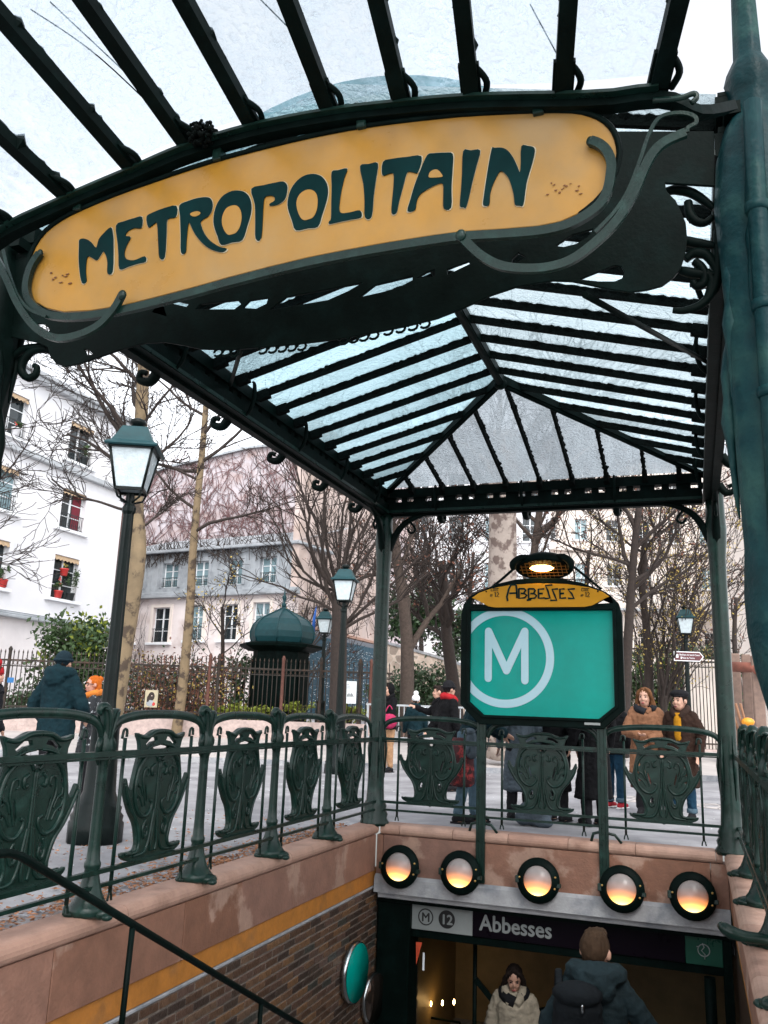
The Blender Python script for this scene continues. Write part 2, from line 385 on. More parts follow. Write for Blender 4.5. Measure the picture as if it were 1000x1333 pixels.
# front columns: organic swelling stems
def front_column(x, sgn):
    mb = MB()
    prof = [(.16, .04), (.15, .12), (.085, .22), (.07, .5), (.062, .95), (.066, 1.12), (.085, 1.24), (.118, 1.38), (.136, 1.5), (.138, 1.62), (.125, 1.78), (.128, 2.1), (.136, 2.5), (.145, 2.85), (.15, 3.1), (.13, 3.3), (.10, 3.42), (.072, 3.5), (.075, 3.58), (.088, 3.63), (.075, 3.68), (.05, 3.74), (.044, 4.0), (.036, 4.35), (.02, 4.6)]
    if sgn < 0: prof = [(a * (.85 if z < 2.6 else 1.0), z) for a, z in prof[:-5]] + [(.03, 3.6)]
    n = 22; V = []
    rnd = random.Random(5 if sgn < 0 else 9)
    for i, (r_, z) in enumerate(prof):
        for k in range(n):
            a = 2 * PI * k / n
            rr = r_ * (1 + .07 * math.sin(3 * a + z * 1.3) + .05 * math.sin(7 * a - z * 2) + rnd.uniform(-.015, .015))
            V.append((x + rr * math.cos(a), FY + rr * math.sin(a), z))
    mb.add(V, [(i * n + k, i * n + (k + 1) % n, (i + 1) * n + (k + 1) % n, (i + 1) * n + k) for i in range(len(prof) - 1) for k in range(n)], True)
    CT = 'iron_teal' if sgn > 0 else 'iron_dark'  # same paint on both; the left stem's shade is put in as darker colour
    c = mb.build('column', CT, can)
    pp = MB()       # rainwater pipe with collars
    px_, py_ = x + sgn * -.02, FY - .15
    pp.tube([(px_, py_ + .02, 1.75), (px_, py_ + .005, 2.3), (px_, py_, 3.0), (px_ + .01, py_ + .03, 3.45)], .034, 10)
    for z in (2.3, 2.62, 3.0): pp.lathe((px_, py_ + .003, z), [(.036, -.02), (.043, -.015), (.043, .015), (.036, .02)], 10)
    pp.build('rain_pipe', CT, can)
    k = MB()        # leaf-like flanges on the stem
    for a0, z0, L in ((2.6, 3.15, .5), (3.6, 2.95, .7), (4.4, 3.2, .6), (3.1, 2.6, .7)):
        a0 = a0 if sgn > 0 else PI - a0
        pts = [(x + (.13 + .015 * math.sin(t * 3)) * math.cos(a0 + .1 * math.sin(t * 5)), FY + .13 * math.sin(a0 + .1 * math.sin(t * 5)), z0 - L * t) for t in [i / 8 for i in range(9)]]
        k.tube(pts, [.004, .02, .028, .02, .03, .016, .012, .01, .003], 6)
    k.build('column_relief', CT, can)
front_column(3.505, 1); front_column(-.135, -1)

# eaves: two stacked beams with a slot and spacers
def eave(p0, p1, nrm):
    p0, p1, nrm = Vector(p0), Vector(p1), Vector(nrm)
    d = (p1 - p0).normalized(); Ln = (p1 - p0).length
    mb = MB()
    mb.bar(p0 + UP0 * 3.385, p1 + UP0 * 3.385, .13, .10)
    mb.bar(p0 + UP0 * 3.325 + nrm * .04, p1 + UP0 * 3.325 + nrm * .04, .07, .03)
    mb.bar(p0 + UP0 * 3.449, p1 + UP0 * 3.449, .10, .024)
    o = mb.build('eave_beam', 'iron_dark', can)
    g2 = MB(); g2.bar(p0 + UP0 * 3.355 - nrm * .0665, p1 + UP0 * 3.355 - nrm * .0665, .006, .028); g2.build('fillet', 'iron', o)
    m2 = MB(); m2.bar(p0 + UP0 * 3.555, p1 + UP0 * 3.555, .11, .085); m2.bar(p0 + UP0 * 3.605 + nrm * .02, p1 + UP0 * 3.605 + nrm * .02, .13, .02)
    m2.build('gutter_beam', 'iron_dark', can)
    sp = MB(); n = int(Ln / .165)
    for i in range(n + 1):
        q = p0 + d * (Ln * i / n); w = .035 if i % 2 else .07
        sp.bar(q + UP0 * 3.487 - d * w, q + UP0 * 3.487 + d * w, .06, .052)
    sp.build('spacer', 'iron_dark', can)
    for k in range(int(Ln / .95)):       # C-shaped scroll clasps round the beam
        q = p0 + d * (.55 + k * .95) - nrm * .07
        sc = MB()
        sc.tube(catmull([q + UP0 * 3.62 - nrm * .03, q + UP0 * 3.6 - nrm * .05, q + UP0 * 3.5 - nrm * .055, q + UP0 * 3.4 - nrm * .03, q + UP0 * 3.34 + nrm * .02], 5), [.006, .014, .018, .016, .008], 6)
        q2 = q + nrm * .14
        sc.tube(catmull([q2 + UP0 * 3.36, q2 + UP0 * 3.28 + nrm * .06, q2 + UP0 * 3.29 + nrm * .13 + d * .02, q2 + UP0 * 3.34 + nrm * .12 + d * .03, q2 + UP0 * 3.33 + nrm * .08 + d * .02], 6), [.04, .036, .03, .024, .018, .02], 7)
        sc.build('scroll_clasp', 'iron_dark', can)
eave((0, HY + .08, 0), (0, FY, 0), (-1, 0, 0))
eave((HX, HY + .08, 0), (HX, FY, 0), (1, 0, 0))
eave((.07, HY + .04, 0), (HX - .07, HY + .04, 0), (0, 1, 0))

# ridge, hips, glazing bars, panes
def ragged_bar(p0, p1, w, h, seed, moss=1.0):
    """T-bar with a crust of moss and dirt on its upper edge"""
    rnd = random.Random(seed); p0, p1 = Vector(p0), Vector(p1); d = (p1 - p0); Ln = d.length; d.normalize()
    mb = MB(); mb.bar(p0, p1, w, h)
    n = max(4, int(Ln / .024)); pts = []; rs = []
    sd = d.cross(UP0).normalized()
    for i in range(n + 1):
        pts.append(p0 + d * (Ln * i / n) + UP0 * (h * .42) + sd * rnd.uniform(-.006, .006))
        rs.append(moss * max(.010, rnd.gauss(.019, .0045) + (.012 if rnd.random() < .08 else 0)))
    mb.tube(pts, rs, 6, smooth=False)
    return mb
mb = MB(); mb.bar((RX, RY, RZ), (RX, FY + .18, RZ), .07, .10); mb.tube([(RX, RY, RZ - .05), (RX, FY + .2, RZ - .05)], .03, 8)
mb.ell((RX, RY, RZ - .05), .06, .06, .05); mb.build('ridge_beam', 'iron_dark', can)
for cx in (.04, HX - .04):
    mb = MB(); mb.bar((RX, RY, RZ - .01), (cx, HY, EZ + .03), .065, .075); mb.tube([(RX, RY, RZ - .055), (cx, HY, EZ - .01)], .022, 7)
    mb.build('hip_beam', 'iron_dark', can)
def slope_pt(side, Y, t):     # t 0 at the eave, 1 at ridge or hip
    ex = 0.05 if side < 0 else HX - .05
    if Y <= RY: tx = RX
    else: tx = RX + (ex - RX) * (Y - RY) / (HY - RY)
    tz = EZ + (RZ - EZ) * (abs(tx - ex) / abs(RX - ex))
    return Vector((ex + (tx - ex) * t, Y, EZ + (tz - EZ) * t))
RIBY = [-.95 + .335 * k for k in range(17)]
for side in (-1, 1):
    prev = None
    for i, Y in enumerate([FY] + RIBY + [HY - .02]):
        a, b = slope_pt(side, Y, 0), slope_pt(side, Y, 1)
        if 0 < i <= len(RIBY) and (b - a).length > .12:
            rb = ragged_bar(a + UP0 * -.0, b, .026, .05, i * 7 + side)
            # little shoe where the bar lands on the gutter
            q = a + (b - a).normalized() * .10
            rb.bar(a, q, .05, .09)
            rb.build('glazing_bar', 'moss', can)
        if prev:
            a0, b0 = prev
            off = UP0 * .03
            ym = None
            V = [a0 + off, a + off, b + off, b0 + off]
            if (prev_Y < RY < Y): V = [a0 + off, a + off, b + off, Vector((RX, RY, RZ)) + off, b0 + off]
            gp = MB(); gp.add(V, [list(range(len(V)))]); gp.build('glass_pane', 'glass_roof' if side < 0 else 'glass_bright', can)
        prev = (a, b); prev_Y = Y
def hip_z(Y): return EZ + .02 + (RZ - EZ - .02) * (HY - Y) / (HY - RY)
def hip_top(X):
    t = abs(X - RX) / abs((.05 if X < RX else HX - .05) - RX); return RY + (HY - RY) * min(1, t)
hx = [.05, .34, .69, 1.04, 1.395, 1.757, 2.095, 2.445, 2.82, 3.15, HX - .05]
for i in range(len(hx)):
    X = hx[i]; yt = hip_top(X)
    if 0 < i < len(hx) - 1:
        rb = ragged_bar((X, HY, hip_z(HY)), (X, yt, hip_z(yt)), .026, .05, 300 + i)
        rb.bar((X, HY + .02, hip_z(HY) - .02), (X, HY - .1, hip_z(HY - .1) - .02), .05, .09)
        rb.build('glazing_bar', 'moss', can)
    if i:
        X0 = hx[i - 1]; y0 = hip_top(X0); V = [(X0, HY, hip_z(HY) + .03), (X, HY, hip_z(HY) + .03), (X, yt, hip_z(yt) + .03)]
        if X0 < RX < X: V.append((RX, RY, RZ + .03))
        if i > 1: V.append((X0, y0, hip_z(y0) + .03))
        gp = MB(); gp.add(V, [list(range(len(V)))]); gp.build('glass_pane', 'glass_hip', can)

# front frame plate between the front columns (cast, pierced)
OUT = [(0, 345), (30, 338), (60, 330), (300, 250), (600, 190), (800, 172), (870, 172), (930, 172), (930, 243), (866, 239), (868, 250), (880, 262), (886, 275), (893, 291), (895, 312), (892, 332), (886, 351), (877, 362), (862, 373), (843, 378), (820, 381), (800, 378), (765, 371), (745, 367), (720, 366), (700, 369), (670, 375), (640, 385), (605, 401), (570, 415), (530, 425), (490, 433), (440, 442), (400, 447), (360, 451), (300, 456), (262, 455), (240, 450), (215, 446), (190, 447), (160, 455), (125, 467), (104, 474), (85, 478), (74, 474), (66, 464), (63, 452), (48, 446), (20, 440), (0, 432)]
HOLES = [[(757, 363), (775, 357), (800, 349), (808, 350), (812, 356), (809, 362), (800, 365), (780, 365)],
  [(725, 319), (745, 308), (771, 302), (765, 310), (750, 317), (735, 320)],
  [(257, 402), (263, 397), (309, 393), (313, 397), (305, 402)], [(318, 400), (326, 393), (349, 390), (347, 396), (334, 401)],
  [(355, 400), (376, 387), (469, 373), (452, 381), (427, 390)], [(471, 384), (490, 372), (536, 363), (536, 367), (515, 376)],
  [(544, 362), (555, 356), (566, 353), (566, 360)], [(583, 351), (609, 343), (612, 345), (584, 356)],
  [(156, 404), (165, 396), (180, 396), (186, 400), (172, 406)], [(200, 406), (212, 396), (217, 410)],
  [(185, 384), (245, 395), (242, 398), (185, 387)], [(665, 346), (668, 338), (675, 332), (684, 336), (672, 343)],
  [(49, 423), (58, 423), (66, 428), (64, 431)], [(111, 456), (115, 456), (122, 461), (114, 462)]]
def grow_hole(h, kx, ky):
    cx = sum(a for a, b in h) / len(h); cy = sum(b for a, b in h) / len(h); return [(cx + (a - cx) * kx, cy + (b - cy) * ky) for a, b in h]
VF = flat([pxy(OUT, FY)] + [pxy(grow_hole(h, 1.06, 1.3), FY) for h in HOLES], .014, .002)
fp = mapflat(MB(), VF, on_y(FY)).build('frame_plate', 'iron_dark', can)
cm = MB()       # comb of little curls along the lower edge
for x0, y0, x1, y1, n in ((278, 455, 310, 455, 3), (335, 452, 398, 446, 5), (440, 440, 492, 431, 4), (496, 428, 560, 416, 4)):
    for k in range(n):
        t = (k + .5) / n; c = aY(FY, x0 + (x1 - x0) * t, y0 + (y1 - y0) * t + 1)
        pts = [(c.x + .022 * math.cos(a) + .004, FY, c.z - .012 + .018 * math.sin(a)) for a in [i * .62 for i in range(-4, 6)]]
        cm = MB(); cm.tube(pts, .006, 5); cm.build('curl', 'iron_dark', fp)
sc = MB()       # scrolls between the plate's lobe and the columns
for pts in ([(866, 250), (880, 247), (900, 251), (918, 262), (930, 272)], [(896, 262), (898, 278), (906, 288), (918, 290), (928, 282)], [(885, 312), (905, 316), (932, 320)],
            [(892, 338), (903, 330), (918, 331), (928, 342), (932, 352)], [(904, 340), (913, 348), (918, 360), (915, 370), (906, 372), (902, 366)], [(934, 300), (935, 345), (930, 375), (914, 396), (892, 404), (876, 404)],
            [(886, 352), (905, 356), (932, 358)], [(918, 395), (925, 380), (927, 365), (920, 352)]):
    sc = MB(); sc.tube([aY(FY + .04, *q) for q in catmull([(a, b, 0) for a, b in pts], 5) for q in [(q[0], q[1])]], [.016, .02, .018, .012], 6); sc.build('scroll', 'iron_dark', can)
for pts in ([(63, 455), (45, 456), (32, 468), (28, 482), (36, 492), (46, 488), (48, 478), (44, 476)], [(66, 448), (50, 452), (30, 455), (12, 470)], [(20, 440), (26, 420), (40, 412), (62, 415)]):
    sc = MB(); sc.tube([aY(FY + .04, *q) for q in catmull([(a, b, 0) for a, b in pts], 5) for q in [(q[0], q[1])]], [.02, .022, .02, .014], 6); sc.build('scroll', 'iron_dark', can)
for a, b in (((2.86, FY, 2.82), (HX - .05, 1.25, 3.44)), ((1.36, FY, 2.86), (.06, .95, 3.5))):
    mb = MB(); mb.tube([a, b], .014, 7); mb.build('brace_rod', 'iron_dark', can)
# pediment sheet closing the roof above the front frame
M['pediment'] = mat('backlit_pale_teal_zinc', (.10, .20, .235), .6, 0, .25, 3, .2, 12, spec=.2)  # the sheet's backlit look is put into this pale teal
pts = [(0.3, 3.3), (.3, 3.42)] + [(RX - .03 + u, 4.19 - .39 * u * u) for u in [-1.3 + 2.6 * i / 20 for i in range(21)]] + [(3.15, 3.42), (3.15, 3.3)]
VF = flat([pts], .02); mapflat(MB(), VF, on_y(FY + .15)).build('pediment_sheet', 'pediment', can)

# arched front beam and the fan awning
BEAM = catmull([(-.15, -1.2, 2.98), (.02, -1.42, 3.08), (.307, SY, 3.234), (.694, SY, 3.358), (1.03, SY, 3.437), (1.29, SY, 3.497), (1.6, SY, 3.529), (1.94, SY, 3.526), (2.244, SY, 3.498), (2.518, SY, 3.462), (2.85, SY, 3.395), (3.172, SY, 3.325), aY(-1.50, 905, 141), aY(-1.3, 950, 140)], 4)
BEAM = [p - UP0 * (.042 + .012 * max(0, min(3.2, p.x)) if p.x < 3.0 else .08 - .16 * min(.5, p.x - 3.0)) for p in BEAM]
mb = MB()
mb.tube([p + Vector((0, -.02, 0)) for p in BEAM], .024, 4, (1.0, 1.5), smooth=False, up=(0, 0, 1))
mb.build('front_beam', 'iron_dark', can)
mb = MB(); mb.tube([p + Vector((0, -.060, .018)) for p in BEAM[6:-8]], .011, 4, (.8, 2.0), smooth=False, up=(0, 0, 1))
mb.tube(catmull([aY(SY - .06, *q) for q in ((850, 131), (885, 128), (903, 122), (907, 127), (900, 134))], 4), .010, 5)
mb.build('beam_flange', 'iron', can)
AP = Vector((1.76, 3.777, 2.012))      # where the fan's bars converge
def fan(X, L):
    # beam height at X
    z = next(((a.z + (b.z - a.z) * (X - a.x) / (b.x - a.x)) for a, b in zip(BEAM, BEAM[1:]) if a.x <= X <= b.x and b.x > a.x), 3.1)
    b = Vector((X, SY - .05, z + .04)); d = (b - AP).normalized(); return b, b + d * L
FX = [.07, .385, .70, 1.03, 1.295, 1.60, 1.943, 2.244, 2.518, 2.85, 3.172]
for i, X in enumerate(FX):
    a, b = fan(X, 1.6)
    rb = ragged_bar(a, b, .058, .05, 500 + i, 1.25)
    d = (b - a).normalized()
    # forked foot of each bar
    rb.bar(a - d * .03, a + d * .12, .075, .02, up=UP0)
    sdv = d.cross(UP0).normalized()
    rb.tube(catmull([a + sdv * -.045 - d * .02, a + sdv * -.06 + d * .04, a + sdv * -.035 + d * .09, a + d * .12], 4), .013, 5)
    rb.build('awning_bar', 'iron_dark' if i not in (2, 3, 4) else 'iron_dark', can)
    if i:
        a0, b0 = fan(FX[i - 1], 1.6); off = UP0 * .035
        gp = MB(); gp.add([a0 + off, a + off, b + off, b0 + off], [(0, 1, 2, 3)]); gp.build('awning_pane', 'glass_awning', can)
mb = MB(); mb.tube([fan(X, 1.6)[1] for X in FX], .03, 6); mb.build('awning_rim', 'iron_dark', can)
c = aY(SY - .08, 262, 174); mb = MB(); rnd = random.Random(3)
for k in range(170):
    v = Vector((rnd.gauss(0, 1), rnd.gauss(0, 1), rnd.gauss(0, 1))).normalized() * rnd.random() ** .4 * .055
    s_ = rnd.uniform(.006, .013); mb.ell(c + Vector((v.x * 1.15, v.y, v.z)), s_, s_, s_ * .8, 5, 4)
tag(mb.build('moss_clump', 'moss'), 'dark clump of moss beside an awning bar above the yellow board', 'moss')
for pts, lab in (([aZ(3.75, 40, 12), aZ(3.6, 130, 75), aZ(3.52, 240, 180)], 'thin slack wire hanging under the left awning panes'),
                 ([aZ(3.75, 65, 2), aZ(3.6, 190, 120), aZ(3.52, 245, 178)], 'second thin wire running close beside the slack one'),
                 ([aZ(3.78, 690, 5), aZ(3.66, 725, 70)], 'short wire across the awning pane right of centre'),
                 ([aZ(3.78, 335, -5), aZ(3.66, 385, 45), aZ(3.6, 412, 70)], 'short curved wire reaching an awning bar near the centre')):
    mb = MB(); mb.tube(catmull(pts, 6), .0028, 4); tag(mb.build('wire', 'iron_dark'), lab, 'wire')

# ================================================================== THE YELLOW BOARD
M['scratch'] = mat('rust_scratch', (.14, .05, .02), .8)
PL = [(32, 375), (36, 345), (45, 320), (60, 300), (80, 285), (105, 272), (150, 253), (200, 235), (250, 218), (300, 203), (350, 190), (400, 178), (450, 168), (500, 160), (550, 154), (600, 149), (650, 146), (700, 144), (745, 144), (770, 149), (788, 158), (800, 172), (806, 190), (806, 205), (801, 225), (790, 245), (775, 263), (755, 279), (730, 290), (700, 296), (650, 300), (600, 303), (550, 310), (500, 318), (450, 327), (400, 337), (350, 349), (300, 362), (250, 376), (200, 389), (160, 399), (120, 405), (85, 407), (62, 402), (45, 392), (35, 383)]
ms = thing('metro_board', 'long yellow METROPOLITAIN board with dark green art nouveau lettering under the awning', 'sign', (1.75, SY, 3.1))
mapflat(MB(), flat([pxy(PL, SY)], .02, .003), on_y(SY)).build('board', 'enamel_yellow', ms)
def zz(l, ox, oy, k=6.25): return [(ox + x / k, oy + y / k) for x, y in l]
A_, B_, C_, D_, E_ = (95, 240), (225, 210), (370, 190), (490, 170), (580, 170)
LET = [
 (A_, [[(55,450),(100,443),(150,470),(190,515),(210,450),(250,400),(308,350),(325,400),(330,480),(325,705),(282,725),(282,640),(270,580),(248,545),(230,570),(195,617),(150,595),(120,588),(108,640),(105,720),(110,790),(75,803),(55,710),(48,600),(50,500)]]),
 (A_, [[(352,335),(420,300),(500,275),(562,265),(558,352),(500,355),(455,375),(432,400),(430,420),(462,424),(468,440),(440,490),(420,550),(425,595),(455,615),(510,615),(585,585),(592,628),(530,645),(450,670),(380,690),(372,580),(365,480)]]),
 (A_, [[(600,265),(650,230),(740,195),(842,175),(838,265),(770,285),(762,400),(748,590),(705,598),(695,480),(685,318),(650,330),(615,350)]]),
 (B_, [[(55,360),(120,325),(200,300),(270,292),(310,305),(325,350),(318,400),(290,445),(230,485),(235,530),(260,590),(310,650),(380,695),(438,710),(412,737),(360,733),(290,705),(230,655),(180,590),(150,530),(132,497),(122,540),(112,640),(105,738),(68,742),(65,600),(60,450)],[(145,430),(170,415),(205,410),(228,420),(215,440),(180,452),(155,445)]]),
 (B_, [[(395,680),(365,610),(335,520),(335,440),(355,360),(400,290),(460,250),(520,238),(580,248),(620,285),(640,350),(635,430),(605,530),(565,640),(480,660)],[(450,598),(420,560),(403,500),(410,440),(440,385),(490,362),(530,368),(555,405),(563,460),(550,530),(520,580),(480,598)]]),
 (B_, [[(640,225),(740,195),(830,175),(900,165),(930,195),(930,250),(910,310),(860,350),(795,362),(790,345),(825,325),(832,300),(815,282),(780,280),(745,300),(735,400),(720,622),(675,630),(672,500),(668,350)]]),
 (C_, [[(95,685),(65,610),(32,510),(32,430),(60,345),(110,280),(170,240),(240,228),(300,245),(340,290),(357,350),(350,430),(310,560),(275,655),(190,670)],[(160,605),(130,575),(107,510),(105,450),(130,395),(180,362),(225,360),(260,385),(275,440),(268,520),(240,580),(200,600)]]),
 (C_, [[(388,212),(440,198),(513,185),(490,260),(465,370),(450,480),(450,520),(470,548),(540,540),(618,525),(627,580),(540,600),(450,618),(368,635),(368,612),(382,590),(385,450),(388,330)]]),
 (C_, [[(618,165),(690,148),(762,140),(750,260),(730,400),(712,575),(658,580),(655,450),(645,310)]]),
 (D_, [[(55,255),(130,230),(250,215),(368,210),(340,338),(300,340),(252,340),(220,450),(185,580),(165,668),(125,672),(130,560),(140,450),(140,352),(100,352),(50,362)]]),
 (D_, [[(415,200),(470,185),(560,180),(622,190),(622,300),(612,450),(610,622),(550,635),(545,540),(542,435),(490,440),(420,475),(360,515),(330,570),(315,645),(255,655),(275,570),(310,450),(360,320)],[(428,370),(440,340),(470,322),(500,322),(525,345),(540,378),(480,385),(435,385)]]),
 (D_, [[(708,168),(770,162),(845,162),(815,290),(780,430),(735,615),(705,622),(680,612),(688,500),(698,350)]]),
 (E_, [[(375,155),(400,142),(460,140),(510,165),(555,225),(590,300),(605,338),(613,280),(618,130),(670,125),(722,140),(725,190),(700,290),(660,430),(635,600),(600,610),(565,600),(555,520),(520,400),(480,345),(452,330),(430,350),(390,430),(365,510),(355,605),(308,605),(312,540),(335,380)]])]
YL = SY - .0135
for (ox, oy), cs in LET:
    outl = [(q.x, q.y) for q in catmull([(a, b, 0) for a, b in pxy(zz(cs[0], ox, oy), YL)], 3, True)]; cx = sum(a for a, b in outl) / len(outl); cz = sum(b for a, b in outl) / len(outl)
    big = [(cx + (a - cx) * 1.045, cz + (b - cz) * 1.025) for a, b in outl]
    mapflat(MB(), flat([big], .002), on_y(YL + .002)).build('letter_edge', 'cream', ms)
    if len(cs) > 1: pass
    lt = mapflat(MB(), flat([outl], .004), on_y(YL)).build('letter', 'enamel_green', ms)
    if len(cs) > 1:
        h = [(q.x, q.y) for q in catmull([(a, b, 0) for a, b in pxy(zz(cs[1], ox, oy), YL)], 3, True)]; mapflat(MB(), flat([h], .0032), on_y(YL - .0022)).build('letter_counter', 'enamel_yellow', ms)
RIM = [(52, 330), (42, 345), (36, 363), (35, 380), (42, 396), (60, 409), (85, 413), (120, 411), (160, 404), (200, 395), (250, 382), (300, 368), (350, 355), (400, 343), (450, 333), (500, 324), (550, 316), (600, 309), (650, 306), (700, 302), (734, 295), (760, 283), (781, 267), (791, 249), (795, 230), (796, 212), (790, 197), (780, 188), (769, 184)]
rim = [aY(SY - .03, *q) for q in RIM]
mb = MB(); mb.tube(catmull(rim, 3), .022, 4, (.72, 1.05), smooth=False, up=(0, -1, 0))
for q in ((52, 330), (769, 184)):
    c = aY(SY - .03, *q); mb.ell(c, .016, .012, .020, 8, 6)
mb.build('rim_band', 'iron', ms)
mb = MB(); mb.tube(catmull([aY(SY - .012, *q) for q in PL[:28]], 2), .011, 6); mb.build('edge_frame', 'iron_dark', ms)
r_ = random.Random(8)
for k in range(16):
    c = aY(YL, 712 + 44 * r_.random(), 252 - 16 * r_.random() + r_.gauss(0, 3)); mb = MB(); mb.ell(c, r_.uniform(.003, .009), .0012, r_.uniform(.0015, .003), 6, 4); mb.build('scratch', 'scratch', ms)
for k in range(9):
    c = aY(YL, 66 + 26 * r_.random(), 352 + 22 * r_.random()); mb = MB(); mb.ell(c, r_.uniform(.004, .012), .0015, r_.uniform(.003, .005), 6, 4); mb.build('scratch', 'scratch', ms)
for q in ((105, 272), (286, 207), (473, 165), (702, 147)):
    c = aY(SY, *q); mb = MB(); mb.bevbox(c.x - .02, c.x + .02, SY - .03, SY + .02, c.z - .02, c.z + .035, .004); mb.build('clip', 'iron', ms)
for pts in ([(600, 306), (610, 318), (628, 334), (652, 346), (682, 350), (715, 348), (745, 338), (775, 316), (803, 288), (825, 252), (838, 222), (850, 200), (866, 185), (893, 173)],
            [(775, 302), (800, 276), (818, 248), (833, 210), (843, 180), (854, 158), (868, 149), (890, 147), (905, 152), (906, 160), (896, 166), (895, 172)],
            [(159, 384), (148, 403), (128, 424), (100, 437), (72, 440), (46, 426), (24, 396), (10, 365), (0, 345), (-15, 320)],
            [(60, 412), (38, 402), (22, 382), (10, 350), (4, 325)]):
    mb = MB(); c3 = catmull([aY(SY - .05, *q) for q in pts], 5)
    mb.tube(c3, .022 if len(pts) > 9 and pts[0][0] != 775 else .009, 4, (.55, 1.0), smooth=False, up=(0, -1, 0))
    if len(pts) > 9 and pts[0][0] in (600, 159):
        c = aY(SY - .06, *pts[0]); mb.ell(c, .02, .014, .022, 10, 6)
    mb.build('scroll_bracket', 'iron', ms)

# ================================================================== STAIRWELL WALLS
ZJ = -.05
lw = thing('stair_wall', 'brick wall left of the stairs with pink stone slabs and an ochre band', 'wall', (0, 1.6, 0))
BEV = .012
def coping_prof(mb, p0, p1, out_dir, w, z0, z1, nose):
    """rounded coping stone between two points; nose sticks out toward the stairs"""
    p0, p1, o = Vector(p0), Vector(p1), Vector(out_dir); r_ = (z1 - z0) / 2
    prof = [(-w, z0), (0, z0)] + [(nose * math.sin(a) + 0, z0 + r_ - r_ * math.cos(a)) for a in [PI * k / 7 for k in range(1, 7)]] + [(0, z1), (-w, z1)]
    n = len(prof); g_ = (p1 - p0).normalized() * .0025
    V = [e + o * a + UP0 * z for e in (p0 + g_, p1 - g_) for a, z in prof]
    mb.add(V, [(k, (k + 1) % n, n + (k + 1) % n, n + k) for k in range(n)] + [tuple(range(n))[::-1], tuple(range(n, 2 * n))], False)
    return mb
rnd = random.Random(11)
ys_ = [-1.6, -.75, .27, 1.28, 2.45, 3.56, 4.52]
for i in range(len(ys_) - 1):
    coping_prof(MB(), (.035, ys_[i], 0), (.035, ys_[i + 1], 0), (1, 0, 0), .175, ZJ, .05, .045).build('coping_stone', 'stone_light', lw)
ys_ = [-1.6, -.3, .93, 1.68, 2.56, 3.68, 4.52]
for i in range(len(ys_) - 1):
    MB().bevbox(-.1, .05 + rnd.uniform(-.002, .002), ys_[i] + .003, ys_[i + 1] - .003, -.40, ZJ - .004, .004).build('stone_slab', 'stone', lw)
MB().bevbox(-.1, .035, -1.6, 4.74, -.548, -.404, .004).build('painted_band', 'band', lw)
MB().bevbox(-.1, .042, -1.6, 4.78, -.572, -.552, .004).build('stone_string', 'concrete', lw)
MB().box(-.2, .028, -1.6, 6.2, -3.2, -.574).build('mortar_bed', 'mortar', lw)
bl, bh = .205, .062
nb_ = 0; small = MB(); bm0 = MB().bevbox(-.006, .012, -bl / 2 + .007, bl / 2 - .007, -bh / 2 + .0065, bh / 2 - .0065, .003).mesh('brick', 'brick')
cands = []
for r_ in range(34):
    z = -.578 - bh * (r_ + .5)
    for k in range(36):
        y = -1.2 + bl * (k + .5 * (r_ % 2)); d = Vector((.03, y, z)) - CAM
        dd = d.dot(_F); px = 500 + FPX * d.dot(_R3) / dd; py = 666.5 - FPX * d.dot(_U3) / dd
        if y < 6.1 and -10 < px < 545 and 1100 < py < 1345: cands.append((dd, y, z))
cands.sort()
for i, (dd, y, z) in enumerate(cands):
    dx = rnd.uniform(-.002, .004)
    if i < 300: put('brick', bm0, lw, (.0215 + dx * .6, y - 1.6, z))
    else: small.bevbox(.02, .0335 + dx * .6, y - bl / 2 + .005, y + bl / 2 - .005, z - bh / 2 + .0045, z + bh / 2 - .0045, .003)
if small.v: stuff(small.build('brickwork', 'brick', lw))

rw = thing('stair_wall', 'stone wall on the right of the stairs, seen edge-on under the right balustrade', 'wall', (W_R, 1.6, 0))
ys_ = [-1.6, -.7, .5, 1.6, 2.75, 3.7, 4.5]
for i in range(len(ys_) - 1):
    coping_prof(MB(), (W_R - .035, ys_[i], 0), (W_R - .035, ys_[i + 1], 0), (-1, 0, 0), .225, ZJ, .05, .045).build('coping_stone', 'stone_light', rw)
    MB().bevbox(W_R - .05, W_R + .1, ys_[i] + .003, ys_[i + 1] - .003, -.40, ZJ - .004, .004).build('stone_slab', 'stone', rw)
MB().bevbox(W_R - .035, W_R + .1, -1.6, 4.74, -.548, -.404, .004).build('painted_band', 'band', rw)
MB().box(W_R - .02, W_R + .1, -1.6, 6.2, -3.2, -.55).build('wall_face', 'brick', rw)

# rear wall over the way in
bw = thing('portal_wall', 'pink stone lintel wall with a pale rendered ledge above the way down', 'wall', (1.75, YB, 0))
xs_ = [.09, .30, .86, 1.42, 2.0, 2.62, 3.32, W_R - .09]
for i in range(len(xs_) - 1):
    coping_prof(MB(), (xs_[i], YB - .03, 0), (xs_[i + 1], YB - .03, 0), (0, -1, 0), .2, ZJ, .05, .04).build('coping_stone', 'stone_light', bw)
xs_ = [.05, .12, 1.16, 2.34, 3.27, W_R - .05]
for i in range(len(xs_) - 1):
    MB().bevbox(xs_[i] + .002, xs_[i + 1] - .002, YB - .045, YB + .15, -.455, ZJ - .004, .004).build('stone_slab', 'stone', bw)
mb = MB(); x0, x1 = .052, W_R - .052
V = []
for x in (x0, x1):
    V += [(x, YB - .05, -.43), (x, YB - .085, -.46), (x, YB - .10, -.60), (x, YB + .15, -.60), (x, YB + .15, -.457), (x, YB - .04, -.4555)]
mb.add(V, [(k, (k + 1) % 6, 6 + (k + 1) % 6, 6 + k) for k in range(6)] + [(5, 4, 3, 2, 1, 0), (6, 7, 8, 9, 10, 11)])
mb.build('rendered_ledge', 'concrete', bw)
